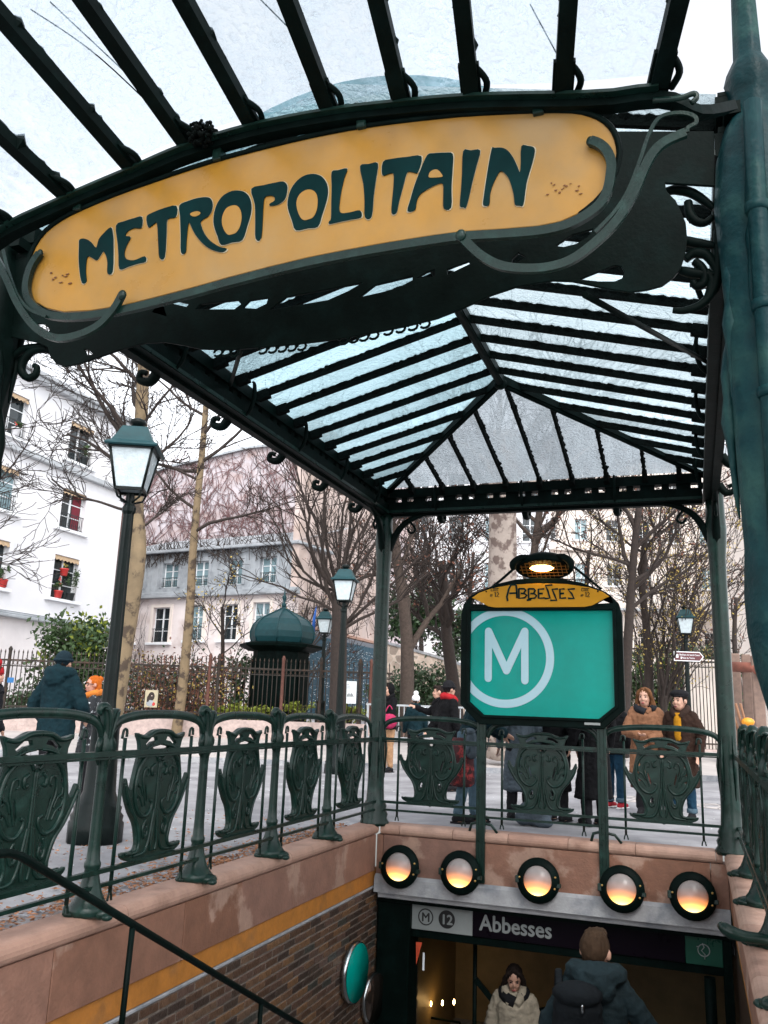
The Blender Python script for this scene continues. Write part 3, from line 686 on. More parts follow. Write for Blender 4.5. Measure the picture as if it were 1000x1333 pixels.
MB().bevbox(x0 + .03, x1 - .03, YB - .055, YB + .15, -.655, -.602, .006).build('ledge_moulding', 'concrete', bw)
MB().box(x0, x1, YB + .02, YB + .3, -.70, -.657).build('soffit', 'iron_dark', bw)

# porthole lamps
m = bpy.data.materials.new('lit_frosted_lens'); m.use_nodes = True
t = m.node_tree; L = t.links.new; b = t.nodes['Principled BSDF']
tc = t.nodes.new('ShaderNodeTexCoord'); sp = t.nodes.new('ShaderNodeSeparateXYZ'); L(tc.outputs['Object'], sp.inputs[0])
# the bulb sits low behind the frosted dome: glow falls off with distance from it
vl = t.nodes.new('ShaderNodeVectorMath'); vl.operation = 'DISTANCE'; vl.inputs[1].default_value = (0, -.05, -.13); L(tc.outputs['Object'], vl.inputs[0])
mr = t.nodes.new('ShaderNodeMapRange'); mr.inputs[1].default_value = .04; mr.inputs[2].default_value = .225; mr.inputs[3].default_value = 1; mr.inputs[4].default_value = 0; L(vl.outputs['Value'], mr.inputs[0])
cr = t.nodes.new('ShaderNodeValToRGB'); e = cr.color_ramp.elements
e[0].position = 0; e[0].color = (0, 0, 0, 1); e[1].position = 1; e[1].color = (1, .72, .30, 1)
x_ = e.new(.25); x_.color = (.06, .018, .006, 1); x_ = e.new(.5); x_.color = (.40, .13, .03, 1); x_ = e.new(.72); x_.color = (1, .45, .09, 1)
L(mr.outputs[0], cr.inputs[0]); L(cr.outputs[0], b.inputs['Emission Color']); b.inputs['Emission Strength'].default_value = 1.15
b.inputs['Base Color'].default_value = (.27, .235, .225, 1); b.inputs['Roughness'].default_value = .3
M['lens'] = m
LX = [.337, .964, 1.726, 2.493, 3.108]
LL = ['round porthole lamp at the left end of the row over the way down', 'round porthole lamp beside the left post of the teal sign', 'round porthole lamp midway between the two posts of the teal sign', 'round porthole lamp just right of the right post of the teal sign', 'round porthole lamp at the right end of the row over the way down']
for i, X in enumerate(LX):
    ro = thing('porthole_lamp', LL[i], 'lamp', (X, YB - .10, -.335), 0, 'porthole lamps over the way down')
    ro.rotation_euler.x = R(-7)
    if i == 0:
        def yl(prof, n=28):
            mb = MB(); mb.lathe((0, 0, 0), prof, n); mb.v = [Vector((v.x, -v.z, v.y)) for v in mb.v]; return mb
        put('lamp_body', yl([(.17, -.06), (.175, .0), (.178, .03)]).mesh('lamp_body', 'iron'), ro)
        put('lamp_ring', yl([(.176, .02), (.198, .025), (.205, .04), (.20, .06), (.175, .075), (.15, .085), (.138, .09), (.132, .08), (.13, .05)]).mesh('lamp_ring', 'iron_dark'), ro)
        put('lens', yl([(.137, .055), (.133, .08), (.12, .105), (.10, .125), (.07, .142), (.035, .152), (.004, .155)], 32).mesh('lens', 'lens'), ro)
        mb = MB().bevbox(-.215, -.17, -.07, -.02, -.035, .03, .005); put('hinge', mb.mesh('hinge', 'iron'), ro); mb = MB().bevbox(.17, .215, -.07, -.02, -.05, -.01, .005); put('latch', mb.mesh('latch', 'iron'), ro)
        sm = yl([(.009, .07), (.011, .085), (.007, .095), (.002, .097)], 8).mesh('screw', 'brass')
        for a in (.25, -.35, PI - .1): put('screw', sm, ro, (.172 * math.cos(a), 0, .172 * math.sin(a)))
        first = ro
    else:
        for ch in list(first.children): copy_tree(ch, ro)

# way in: name panel, frame, dim hall behind
ps = thing('entrance_panel', 'dark Abbesses name panel with M and 12 roundels over the doorway', 'sign', (1.85, YB + .16, -.83))
yp = YB + .12
MB().bevbox(.39, 1.028, yp, yp + .08, -.952, -.70, .004).build('line_panel', 'sign_grey', ps)
MB().bevbox(1.03, 3.02, yp, yp + .08, -.952, -.70, .004).build('name_panel', 'navy', ps)
MB().bevbox(3.022, 3.34, yp - .004, yp + .08, -.952, -.70, .004).build('green_panel', mat('deep_green_panel', (.01, .07, .045), .3, 0, .15), ps)
def disc(c, r_, ro, y, n=28):
    o = [(c[0] + ro * math.cos(2 * PI * k / n), c[1] + ro * math.sin(2 * PI * k / n)) for k in range(n)]
    i_ = [(c[0] + r_ * math.cos(2 * PI * k / n), c[1] + r_ * math.sin(2 * PI * k / n)) for k in range(n)]
    return mapflat(MB(), flat([o, i_] if r_ else [o], .003), on_y(y))
def letters(body, size, x, z, y, material, parent, name='lettering', align='LEFT', bold=0, sx=1, space=1.0):
    V, F = text_flat(body, size, .003, align, 0, space)
    mb = MB(); mb.add([Vector((x + v[0] * sx, y - v[2], z + v[1])) for v in V], F)
    if bold:
        for dx, dz in ((bold, 0), (-bold, 0), (0, bold), (0, -bold)):
            mb.add([Vector((x + dx + v[0] * sx, y + .0004 * (1 + abs(dx) * 0) - v[2] + (.0003 if dx > 0 else .0006 if dz > 0 else .0009 if dx < 0 else .0012), z + dz + v[1])) for v in V], F)
    return mb.build(name, material, parent)
disc((.545, -.826), .068, .08, yp - .002).build('roundel_ring', 'black', ps)
letters('M', .115, .545, -.868, yp - .002, 'black', ps, 'lettering', 'CENTER', .003)
disc((.765, -.826), 0, .085, yp - .002).build('roundel', 'black', ps)
letters('12', .125, .765, -.870, yp - .005, 'sign_grey', ps, 'lettering', 'CENTER', .004)
letters('Abbesses', .205, 1.10, -.885, yp - .002, 'sign_grey', ps, 'lettering', 'LEFT', .004, .92)
disc((3.18, -.826), .046, .054, yp - .006).build('emblem_ring', 'sign_grey', ps)
mb = MB(); mb.tube([(3.17, yp - .006, -.77), (3.185, yp - .006, -.80), (3.16, yp - .006, -.83), (3.19, yp - .006, -.86), (3.185, yp - .006, -.90)], .005, 5); mb.tube([(3.12, yp - .006, -.80), (3.14, yp - .006, -.80)], .005, 5); mb.build('emblem_line', 'sign_grey', ps)
M['ochre_wall'] = mat('dim_ochre_hall_wall', (.22, .16, .075), .5, 0, .2, 4)
dw = thing('doorway', 'dark framed doorway of the station under the name panel', 'doorway', (1.85, YB + .3, -2))
MB().bevbox(.052, .40, YB + .05, YB + .35, -3.2, -.71, .005).build('door_jamb', 'iron_dark', dw)
MB().bevbox(3.34, W_R - .052, YB + .05, YB + .35, -3.2, -.71, .005).build('door_jamb', 'iron_dark', dw)
MB().bevbox(.40, 3.34, YB + .14, YB + .35, -1.03, -.955, .005).build('door_head', 'iron_dark', dw)
mb = MB(); mb.tube([(3.22, YB + .1, -3), (3.22, YB + .1, -1.04)], .05, 12); mb.build('steel_post', 'iron_dark', dw)
mb = MB(); mb.tube([(.98, YB + .45, -3), (.98, YB + .45, -1.03)], .022, 8); mb.build('door_mullion', 'iron_dark', dw)
mb = MB(); mb.bar((.98, YB + .45, -1.42), (1.30, YB + .55, -1.78), .06, .05); mb.bar((1.55, YB + .6, -1.70), (2.1, YB + .6, -1.52), .06, .05); mb.build('door_arm', 'iron_dark', dw)
tri = flat([[(.47, -1.05), (.535, -1.05), (.48, -1.26)]], .004); mapflat(MB(), tri, on_y(YB + .045)).build('warning_mark', mat('red_orange_print', (.62, .08, .03), .5), dw)
mapflat(MB(), flat([[(.545, -1.14), (.565, -1.14), (.565, -1.30), (.545, -1.30)]], .004), on_y(YB + .045)).build('white_mark', 'white', dw)
mb = MB(); mb.box(-.1, 3.7, 8.4, 8.5, -3.2, -.7); mb.box(-.2, -.1, 6.2, 8.5, -3.2, -.7); mb.box(3.5, 3.6, 6.2, 8.5, -3.2, -.7)
struct(mb.build('hall_wall', 'ochre_wall'))
struct(MB().box(-.2, 3.7, YB + .36, 8.5, -.9, -.7).build('hall_ceiling', 'concrete'))
struct(MB().box(-.2, 3.7, 4.3, 8.5, -3.1, -2.9).build('hall_floor', 'concrete'))
bc = aY(7.2, 578, 1306)
hl = thing('hall_light', 'cluster of small lit bulbs inside the dim station hall', 'lamp', bc)
M['bulb'] = mat('lit_bulb', (1, .8, .5), .5, emit=(1, .60, .22), es=28)
for dx, dz in ((-.17, -.03), (-.02, .0), (.13, .03)):
    mb = MB(); mb.ell(bc + Vector((dx, 0, dz)), .011, .011, .032, 8, 6); mb.build('bulb', 'bulb', hl)
mb = MB(); mb.tube([bc + Vector((-.2, .03, -.2)), bc + Vector((.2, .03, -.2)), bc + Vector((.25, .03, -.5))], .015, 6); mb.build('lamp_bar', 'iron_dark', hl)
st = thing('staircase', 'stone steps going down between the two stair walls', 'stairs', (1.75, 1.4, -1.5))
for k in range(18):
    y = -1.5 + .322 * k; z = -.161 * (k + 1)
    MB().bevbox(.03, W_R - .03, y, y + .34 if k < 17 else 4.5, z - .3, z, .006).build('step', 'concrete', st)

# round boards on the brick wall
for (y, z, r_, mt, lab, tilt) in ((4.02, -1.21, .262, 'sign_teal', 'round teal board with a steel rim on the brick wall', 3), (4.55, -1.57, .225, 'mirror_dark', 'round dark mirror lower down beside the teal round board', 6)):
    if mt == 'mirror_dark': M[mt] = mat('dark_glossy_board', (.16, .12, .10), .12, .9, .1)
    d = thing('round_board' if r_ > .25 else 'round_mirror', lab, 'sign' if r_ > .25 else 'mirror', (.085, y - .06, z), R(-tilt))
    def xl(prof):
        mb = MB(); mb.lathe((0, 0, 0), prof, 32); mb.v = [Vector((v.z, v.x, v.y)) for v in mb.v]; return mb
    put('rim', xl([(r_ * .95, -.03), (r_, -.025), (r_ + .006, 0), (r_, .025), (r_ * .95, .028)]).mesh('rim', 'chrome'), d)
    put('face', xl([(r_ * .955, .029), (r_ * .955, .033), (.01, .035)]).mesh('face', mt), d)
    mb = MB(); mb.tube([(-.09, 0, 0), (-.02, 0, 0)], .03, 8); put('wall_bracket', mb.mesh('wall_bracket', 'iron_dark'), d)

# handrails
hr = thing('handrail', 'thin black handrail running down the left side of the stairs', 'handrail', (.3, 0, 0))
mb = MB(); mb.tube(catmull([(.3, -1.6, .53), (.3, -1.1, .53), (.3, -.95, .51), (.3, -.78, .43), (.3, .02, .02), (.3, 1.985, -.98), (.3, 4.2, -2.1)], 5), .02, 8); mb.build('rail', 'iron_dark', hr)
for y, z in ((.0, .02), (1.6, -.79)):
    mb = MB(); mb.tube([(.3, y, z), (.3, y - .03, z - .85)], .016, 8); mb.build('rail_post', 'iron_dark', hr)
hr = thing('handrail', 'thick dark green handrail end curling out of the right stair wall', 'handrail', (3.3, 1, 0))
mb = MB(); mb.tube(catmull([(3.62, 1.0, .06), (3.5, 1.0, .10), (3.4, 1.0, .105), (3.33, 1.0, .118), (3.295, 1.01, .135), (3.275, 1.04, .14)], 6), [.027, .027, .029, .034, .03, .018], 12); mb.build('rail', 'iron', hr)

# ================================================================== BALUSTRADES (cast cartouches, arches, posts)
def mirror(pts): return pts + [(-x, z) for x, z in reversed(pts) if abs(x) > 1e-6]
half = [(0, 1.035), (.07, 1.03), (.13, 1.01), (.19, .995), (.25, 1.012), (.262, 1.004), (.235, .96), (.222, .915), (.228, .87), (.245, .81), (.262, .74), (.272, .69), (.30, .70), (.322, .745), (.335, .75), (.342, .725), (.332, .67), (.30, .605), (.262, .555), (.222, .51), (.192, .46), (.176, .41), (.172, .36), (.185, .32), (.225, .305), (.285, .325), (.308, .33), (.302, .305), (.25, .28), (.16, .27), (.06, .268), (0, .245)]
out_sh = [(p.x, p.y) for p in catmull([(a, b, 0) for a, b in mirror(half)], 2, True)]
def oval(cx, cz, a, b, rot=0, n=8):
    c, s = math.cos(rot), math.sin(rot)
    return [(cx + a * math.cos(t) * c - b * math.sin(t) * s, cz + a * math.cos(t) * s + b * math.sin(t) * c) for t in [2 * PI * k / n for k in range(n)]]
holes = [oval(0, .925, .1, .014), oval(0, .86, .022, .014)]
for s_ in (-1, 1):
    holes += [[(s_ * .05, .965), (s_ * .10, .957), (s_ * .15, .930), (s_ * .165, .945), (s_ * .11, .983), (s_ * .06, .985)][::s_],
              oval(s_ * .208, .775, .011, .014), oval(s_ * .214, .705, .012, .015), oval(s_ * .208, .635, .012, .014),
              oval(s_ * .155, .70, .007, .060, s_ * -.2), oval(s_ * .118, .65, .007, .055, s_ * -.25),
              oval(s_ * .10, .455, .013, .026, s_ * .3), oval(s_ * .045, .42, .006, .05, s_ * .1), oval(s_ * .016, .43, .005, .06)]
shV = flat([out_sh] + holes, .028, .005)
mb = MB(); mapflat(mb, shV, lambda V: [Vector((v[0], -v[2], v[1])) for v in V], False)
shield_me = mb.mesh('shield', 'iron')
rl = MB()           # raised ornament on both faces
def rel(pts, r_, sm=5):
    for s_ in (-1, 1):
        for f in (-1, 1):
            rl.tube([(s_ * p.x, f * .014, p.y) for p in catmull([(a, b, 0) for a, b in pts], sm)], r_, 6)
rel([(.24, .995), (.16, .985), (.08, 1.015), (0, 1.02)], [.012, .014, .016])
rel([(.02, .84), (.06, .885), (.14, .88), (.205, .82), (.235, .72), (.225, .61), (.175, .54), (.11, .52), (.06, .56), (.055, .60), (.08, .61)], [.010, .014, .015, .014, .012, .01])
rel([(.12, .58), (.14, .65), (.165, .72), (.155, .79), (.12, .80), (.11, .765), (.13, .755)], [.006, .009, .008, .006])
rel([(.15, .58), (.18, .63), (.215, .65), (.222, .68), (.20, .69)], [.006, .009, .006]); rel([(.155, .64), (.18, .69), (.21, .71), (.212, .74)], [.006, .009, .006])
rel([(.05, .82), (.08, .80), (.075, .76), (.05, .77)], [.01, .013, .009])
rel([(.34, .72), (.30, .64), (.25, .56), (.19, .49), (.16, .42), (.15, .36), (.18, .32), (.28, .32)], [.010, .012, .013, .012, .011])
rel([(.10, .50), (.125, .45), (.11, .40), (.08, .42), (.085, .46)], [.009, .012, .009])
rel([(.02, .56), (.035, .47), (.06, .36), (.10, .31), (.2, .3)], [.009, .012, .012, .008]); rel([(0.008, .84), (.008, .6), (.02, .45), (.03, .36), (.02, .31)], [.008, .011, .012, .010])
rel([(.02, .94), (.1, .93), (.17, .90), (.2, .86)], [.006, .01, .008])
orn_me = rl.mesh('shield_ornament', 'iron')
def post_mb():
    mb = MB()
    mb.lathe((0, 0, 0), [(.10, .045), (.115, .06), (.118, .085), (.105, .10), (.085, .125), (.068, .16), (.055, .2), (.044, .25), (.040, .28), (.046, .295), (.046, .315), (.038, .33), (.034, .4), (.031, .6), (.03, .8), (.034, .86), (.045, .9), (.05, .93), (.046, .97), (.04, 1.0), (.034, 1.04)], 12)
    mb.ell((.09, 0, .065), .075, .06, .035); mb.ell((-.05, .07, .062), .05, .05, .03); mb.ell((-.05, -.07, .062), .05, .05, .03); mb.ell((.15, -.03, .055), .035, .03, .02)
    mb.tube(catmull([(0, 0, .92), (.005, -.004, 1.04), (0, -.012, 1.115), (0, -.035, 1.158), (0, -.065, 1.163), (0, -.082, 1.138), (0, -.066, 1.116)], 3), [.034, .036, .042, .034, .026, .018, .010], 8, (1.15, .85), up=(1, 0, 0))
    mb.tube(catmull([(0, 0, 1.04), (0, .022, 1.11), (0, .062, 1.143), (0, .112, 1.145)], 3), [.03, .032, .02, .003], 7, (1.2, .7), up=(1, 0, 0))
    for sx in (-1, 1):
        mb.tube(catmull([(sx * .03, .005, .93), (sx * .04, .012, 1.04), (sx * .036, .045, 1.12), (sx * .02, .085, 1.14)], 3), [.008, .011, .012, .004], 5)
        mb.tube(catmull([(sx * .03, -.012, .93), (sx * .04, -.02, 1.06), (sx * .038, -.04, 1.14), (sx * .03, -.07, 1.15)], 3), [.008, .011, .012, .005], 5)
    for s_ in (-1, 1): mb.tube(catmull([(0, s_ * .04, .99), (.01, s_ * .07, .95), (0, s_ * .062, .88), (0, s_ * .045, .84)], 4), [.016, .018, .014, .006], 6)
    return mb
post_me = post_mb().mesh('post', 'iron')
bal = MB(); bal.tube([(0, 0, .13), (0, 0, .5), (0, 0, .985)], .0125, 6); bal.tube(catmull([(0, -.018, .085), (0, -.012, .115), (0, 0, .135), (0, .012, .115), (0, .018, .085)], 3), .007, 5); bal.tube(catmull([(0, -.03, .98), (0, -.02, 1.03), (0, .01, 1.03), (0, .012, .99)], 3), .009, 5)
bal_me = bal.mesh('baluster', 'iron')
def arch_me(Ln):
    mb = MB(); h = Ln / 2
    pts = catmull([(-h + .02, 0, .96), (-h + .045, 0, 1.02), (-h + .10, 0, 1.075), (-h + .2, 0, 1.105), (-h * .35, 0, 1.122), (0, 0, 1.126), (h * .35, 0, 1.122), (h - .2, 0, 1.105), (h - .10, 0, 1.075), (h - .045, 0, 1.02), (h - .02, 0, .96)], 4)
    mb.tube(pts, .018, 8, (.75, 1.5), up=(0, 1, 0)); mb.tube([q - UP0 * .02 for q in pts[3:-3]], .010, 5)
    return mb.mesh('arch_rail', 'iron')
def rails_into(mb, p0, p1):
    for z, w, h in ((.90, .034, .03), (.876, .022, .012), (.268, .03, .024), (.19, .024, .02)):
        mb.bar(Vector(p0) + UP0 * z, Vector(p1) + UP0 * z, w, h)
def bay(par, c, along, Ln, arch, nbar=2, shields=True):
    """one bay centred at c (relative to its thing), long axis rotated by rz"""
    rz = math.atan2(along[1], along[0])
    o = put('arch_rail', arch, par, c); o.rotation_euler.z = rz
    o = put('shield', shield_me, par, c); o.rotation_euler.z = rz
    put('shield_ornament', orn_me, o)
    a = Vector(along)
    for s_ in (-1, 1):
        q = Vector(c) + a * (s_ * (Ln / 2 - .185)); o = put('baluster', bal_me, par, q); o.rotation_euler.z = rz - PI / 2
A110 = arch_me(1.1); A118 = arch_me(1.15)
bl_ = thing('balustrade', 'ornate green cast iron balustrade on the coping left of the stairs', 'balustrade', (0, 0, 0), 0, 'balustrades round the stairwell')
for i, y in enumerate((0, 1.1, 2.2, 3.3)): put('post', post_me, bl_, (0, y, 0))
for i in range(5): bay(bl_, (0, -.55 + 1.1 * i, 0), (0, 1, 0), 1.1, A110)
mb = MB(); rails_into(mb, (.03, -1.1, 0), (.03, YB - .06, 0)); mb.build('rail', 'iron', bl_)
bb_ = thing('balustrade', 'ornate green cast iron balustrade on the lintel wall behind the teal sign', 'balustrade', (0, YB, 0), 0, 'balustrades round the stairwell')
for x0, x1 in ((.06, 1.14), (1.16, 2.33), (2.35, HX - .02)): bay(bb_, ((x0 + x1) / 2, 0, 0), (1, 0, 0), x1 - x0, A118)
mb = MB(); rails_into(mb, (.07, YB - .03, 0), (HX - .03, YB - .03, 0)); mb.build('rail', 'iron', bb_)
br_ = thing('balustrade', 'ornate green cast iron balustrade on the right, seen almost end-on', 'balustrade', (3.56, 0, 0), 0, 'balustrades round the stairwell')
for i, y in enumerate((0, 1.1, 2.2, 3.3)): o = put('post', post_me, br_, (0, y, 0)); o.rotation_euler.z = PI
for i in range(5): bay(br_, (0, -.55 + 1.1 * i, 0), (0, 1, 0), 1.1, A110)
mb = MB(); rails_into(mb, (3.53, -1.1, 0), (3.53, YB - .06, 0)); mb.build('rail', 'iron', br_)

# ================================================================== TEAL STATION SIGN ON TWO POSTS
ss = thing('station_sign', 'teal M sign in a green frame with a yellow Abbesses header and lamp', 'sign', (1.75, YB - .05, 0))
ysn = YB - .06
for x in (1.145, 2.335):
    mb = MB(); mb.bevbox(x - .045, x - .018, ysn - .02, ysn + .03, -.42, 1.14, .003); mb.bevbox(x + .018, x + .045, ysn - .02, ysn + .03, -.42, 1.14, .003); mb.bevbox(x - .019, x + .019, ysn - .015, ysn + .02, -.42, 1.12, .002)
    mb.tube([(x - .12, YB - .03, .05), (x - .1, YB - .03, .12), (x - .03, YB - .03, .14), (x + .1, YB - .03, .12), (x + .16, YB - .03, .05)], .014, 6)
    mb.build('post', 'iron', ss)
FO = [(.93, 1.28), (.925, 2.2), (.95, 2.31), (1.01, 2.39), (1.10, 2.44), (1.19, 2.475), (1.30, 2.52), (1.5, 2.565), (1.74, 2.58), (1.98, 2.565), (2.18, 2.52), (2.29, 2.475), (2.38, 2.44), (2.46, 2.385), (2.53, 2.31), (2.56, 2.2), (2.565, 1.28), (2.36, 1.09), (1.13, 1.09)]
SI = [(1.03, 1.31), (1.03, 2.24), (2.47, 2.24), (2.47, 1.31), (2.32, 1.185), (1.18, 1.185)]
T1 = [(1.05, 2.37), (1.03, 2.315), (1.20, 2.305), (1.13, 2.345)]; T2 = [(3.5 - a, b) for a, b in T1]
HD = [(1.05, 2.42)]
mapflat(MB(), flat([FO, SI, T1, T2], .10, .008), on_y(ysn)).build('frame', 'iron_dark', ss)
F2 = [(1.0, 1.295), (1.0, 2.265), (2.5, 2.265), (2.5, 1.295), (2.335, 1.155), (1.165, 1.155)]
mapflat(MB(), flat([F2, SI], .03, .006), on_y(ysn - .06)).build('inner_frame', 'iron_dark', ss)
mapflat(MB(), flat([[(a, b) for a, b in SI]], .02), on_y(ysn - .02)).build('screen', 'sign_teal', ss)
# ring of the M, cut by the screen's left edge
C0 = (1.385, 1.765); rc = []
cx, cz, ro_, ri_ = C0[0], C0[1], .505, .425
def arc(r_, a0, a1, n=40): return [(cx + r_ * math.cos(a0 + (a1 - a0) * k / n), cz + r_ * math.sin(a0 + (a1 - a0) * k / n)) for k in range(n + 1)]
xl_ = 1.032 - cx; zt = 2.238 - cz
ao, ai = math.acos(xl_ / ro_), math.acos(xl_ / ri_)
to = math.asin(min(1, zt / ro_)); 
outer = arc(ro_, -(2 * PI - ao) + 0, to, 60) if False else [(cx + ro_ * math.cos(a), cz + ro_ * math.sin(a)) for a in [-ao + (to + ao) * k / 60 for k in range(61)]]
if zt < ri_: pass
outer += [(cx + ro_ * math.cos(a), min(2.238, cz + ro_ * math.sin(a))) for a in [to + (ao - to) * k / 20 for k in range(21)]]
inner = [(cx + ri_ * math.cos(a), cz + ri_ * math.sin(a)) for a in [ai - 2 * ai * k / 60 for k in range(61)]]
mapflat(MB(), flat([outer + inner], .002), on_y(ysn - .0335)).build('ring', 'sign_white', ss)
def stroke(pts, w):
    """round-ended stroke outline of one straight run"""
    (x0, z0), (x1, z1) = pts; a = math.atan2(z1 - z0, x1 - x0); r_ = w / 2
    return [(x1 + r_ * math.cos(a + t), z1 + r_ * math.sin(a + t)) for t in [-PI / 2 + PI * k / 8 for k in range(9)]] + [(x0 - r_ * math.cos(a + t), z0 - r_ * math.sin(a + t)) for t in [-PI / 2 + PI * k / 8 for k in range(9)]]
lm = MB()
for k, pts in enumerate((((1.218, 1.55), (1.218, 2.03)), ((1.595, 1.535), (1.595, 2.03)), ((1.218, 2.03), (1.407, 1.63)), ((1.407, 1.63), (1.595, 2.03)))):
    mapflat(lm, flat([stroke(pts, .075)], .002), on_y(ysn - .0345 - .0003 * k))
lm.build('letter', 'sign_white', ss)
mapflat(MB(), flat([[(2.18, 1.125), (2.33, 1.125), (2.33, 1.148), (2.18, 1.148)]], .003), on_y(ysn - .061)).build('maker_plate', 'sign_grey', ss)
# yellow header
HP = [(1.045, 2.375), (1.12, 2.425), (1.25, 2.47), (1.45, 2.505), (1.74, 2.517), (2.03, 2.505), (2.25, 2.468), (2.38, 2.422), (2.445, 2.375), (2.40, 2.355), (2.33, 2.315), (2.27, 2.285), (2.2, 2.272), (1.29, 2.272), (1.22, 2.285), (1.16, 2.318), (1.09, 2.355)]
hd = mapflat(MB(), flat([HP], .02, .003), on_y(ysn - .06)).build('header', 'header_yellow', ss)
yh = ysn - .073
def hz(x, y): w = aY(yh, 620 + x / 5.556, 740 + y / 5.556); return (w.x, yh, w.z)
for S in ([(228, 236), (222, 205), (236, 150), (252, 118), (290, 122), (296, 215)], [(240, 180), (295, 178)], [(308, 145), (310, 216), (352, 212), (366, 195), (350, 182), (322, 180)], [(308, 147), (348, 147), (358, 158), (345, 178)],
          [(378, 145), (380, 218), (425, 214), (437, 197), (420, 183), (392, 182)], [(378, 148), (418, 148), (428, 160), (415, 180)], [(366, 230), (392, 226), (400, 214)],
          [(492, 148), (450, 150), (452, 216), (496, 213)], [(452, 182), (482, 181)], [(552, 119), (502, 123), (518, 160), (534, 215), (496, 218)], [(592, 148), (550, 151), (566, 190), (582, 230), (536, 231)],
          [(640, 148), (606, 150), (607, 216), (650, 213)], [(607, 182), (636, 180)], [(715, 147), (664, 151), (690, 180), (708, 217), (664, 216)]):
    mb = MB(); mb.tube([hz(*q) for q in S], .013, 4, (.4, 1), smooth=False, up=(0, -1, 0)); mb.build('letter', 'enamel_green', hd)
for ox in (0, 656):
    for S in ([(108, 140), (108, 164), (118, 164)], [(124, 148), (124, 164)], [(132, 164), (132, 148), (142, 164), (142, 148)], [(158, 148), (150, 150), (150, 164), (160, 162)], [(106, 142), (165, 146)]):
        mb = MB(); mb.tube([hz(q[0] + ox, q[1]) for q in S], .0042, 4, (.3, 1), smooth=False, up=(0, -1, 0)); mb.build('letter', 'enamel_green', hd)
    for S in ([(103, 204), (103, 186), (112, 204), (112, 186)], [(117, 192), (121, 192)], [(132, 176), (139, 172), (139, 206)], [(148, 178), (158, 173), (164, 182), (148, 205), (166, 205)]):
        mb = MB(); mb.tube([hz(q[0] + ox, q[1]) for q in S], .0055, 4, (.3, 1), smooth=False, up=(0, -1, 0)); mb.build('letter', 'enamel_green', hd)
for q in ((72, 167), (880, 165), (478, 102)):
    mb = MB(); mb.ell(hz(*q), .009, .004, .009, 8, 5); mb.build('screw', 'iron_dark', hd)
# lamp over the header
def tiltx(mb, piv, ang):
    Rm = Matrix.Rotation(ang, 3, 'X'); p_ = Vector(piv); mb.v = [p_ + Rm @ (v - p_) for v in mb.v]; return mb
LP = (1.80, YB - .12, 2.68); TA = R(-26)
lt = MB(); lt.lathe(LP, [(.255, -.02), (.285, -.03), (.305, .0), (.30, .03), (.27, .07), (.2, .11), (.1, .13), (.02, .135)], 28, True, 1, .62); tiltx(lt, LP, TA).build('lamp_hood', 'iron_dark', ss)
for sx in (-1, 1):
    mb = MB(); mb.tube(catmull([(1.80 + sx * .12, YB - .2, 2.78), (1.80 + sx * .22, YB - .27, 2.76), (1.80 + sx * .29, YB - .28, 2.70), (1.80 + sx * .285, YB - .26, 2.64)], 4), [.02, .035, .04, .025], 8); mb.build('hood_lobe', 'iron_dark', ss)
mb = MB(); mb.lathe(LP, [(.262, -.016), (.2, .03), (.05, .05)], 24, True, 1, .6); tiltx(mb, LP, TA).build('lamp_reflector', mat('warm_reflector', (.9, .55, .16), .4, .3), ss)
mb = MB(); mb.ell((1.78, YB - .14, 2.668), .13, .06, .03); tiltx(mb, LP, TA).build('lamp_bulb', mat('lit_lamp_bulb', (1, .8, .5), .5, emit=(1, .56, .15), es=11), ss)
gm = MB()
for k in range(-5, 6):
    x = 1.80 + k * .045; w = .15 * math.sqrt(max(.05, 1 - (k * .045 / .26) ** 2)); gm.bar((x, LP[1] - w, LP[2] - .022), (x, LP[1] + w, LP[2] - .022), .006, .004)
for k in (-2, -1, 0, 1, 2):
    y = LP[1] + k * .055; w = .25 * math.sqrt(max(.05, 1 - (k * .055 / .16) ** 2)); gm.bar((LP[0] - w, y, LP[2] - .026), (LP[0] + w, y, LP[2] - .026), .006, .004)
stuff(tiltx(gm, LP, TA).build('lamp_grid', mat('amber_grid', (.35, .14, .02), .5), ss))
for pts in (([(1.20, YB - .03, 2.47), (1.34, YB - .06, 2.57), (1.55, YB - .1, 2.73), (1.68, YB - .12, 2.775)]), ([(2.36, YB - .03, 2.46), (2.2, YB - .06, 2.60), (2.05, YB - .1, 2.72), (1.92, YB - .12, 2.775)])):
    mb = MB(); mb.tube(catmull(pts, 4), .014, 6); mb.build('lamp_stay', 'iron_dark', ss)

# ================================================================== BACKGROUND
M['plaster'] = mat('white_plaster', (.76, .755, .77), .85, 0, .06, 1.2, .08, 20, col2=(.68, .68, .71), c2s=.6, c2t=.55, c2w=.2)
M['plaster_low'] = mat('pale_pink_plaster', (.70, .66, .66), .85, 0, .07, 1.5)
M['plaster_pink'] = mat('stained_pink_plaster', (.56, .46, .43), .9, 0, .15, .8, .15, 8, col2=(.42, .32, .27), c2s=.7, c2t=.5, c2w=.2)
M['plaster_grey'] = mat('lilac_grey_render', (.50, .46, .49), .9, 0, .15, 1, .2, 6, col2=(.38, .29, .28), c2s=1.2, c2t=.55, c2w=.12)
M['plaster_cream'] = mat('cream_plaster', (.74, .66, .60), .85, 0, .08, .8)
M['plaster_house'] = mat('pale_house_plaster', (.72, .645, .63), .9, 0, .1, .8, .1, 8, col2=(.56, .46, .43), c2s=.9, c2t=.56, c2w=.1)
M['zinc'] = mat('zinc_roof', (.36, .385, .41), .55, .1, .15, 2, col2=(.25, .27, .29), c2s=1.5, c2t=.55)
M['slate'] = mat('slate', (.12, .13, .15), .6, 0, .2, 4)
M['cornice'] = mat('grey_cornice', (.40, .42, .44), .7, 0, .15, 4)
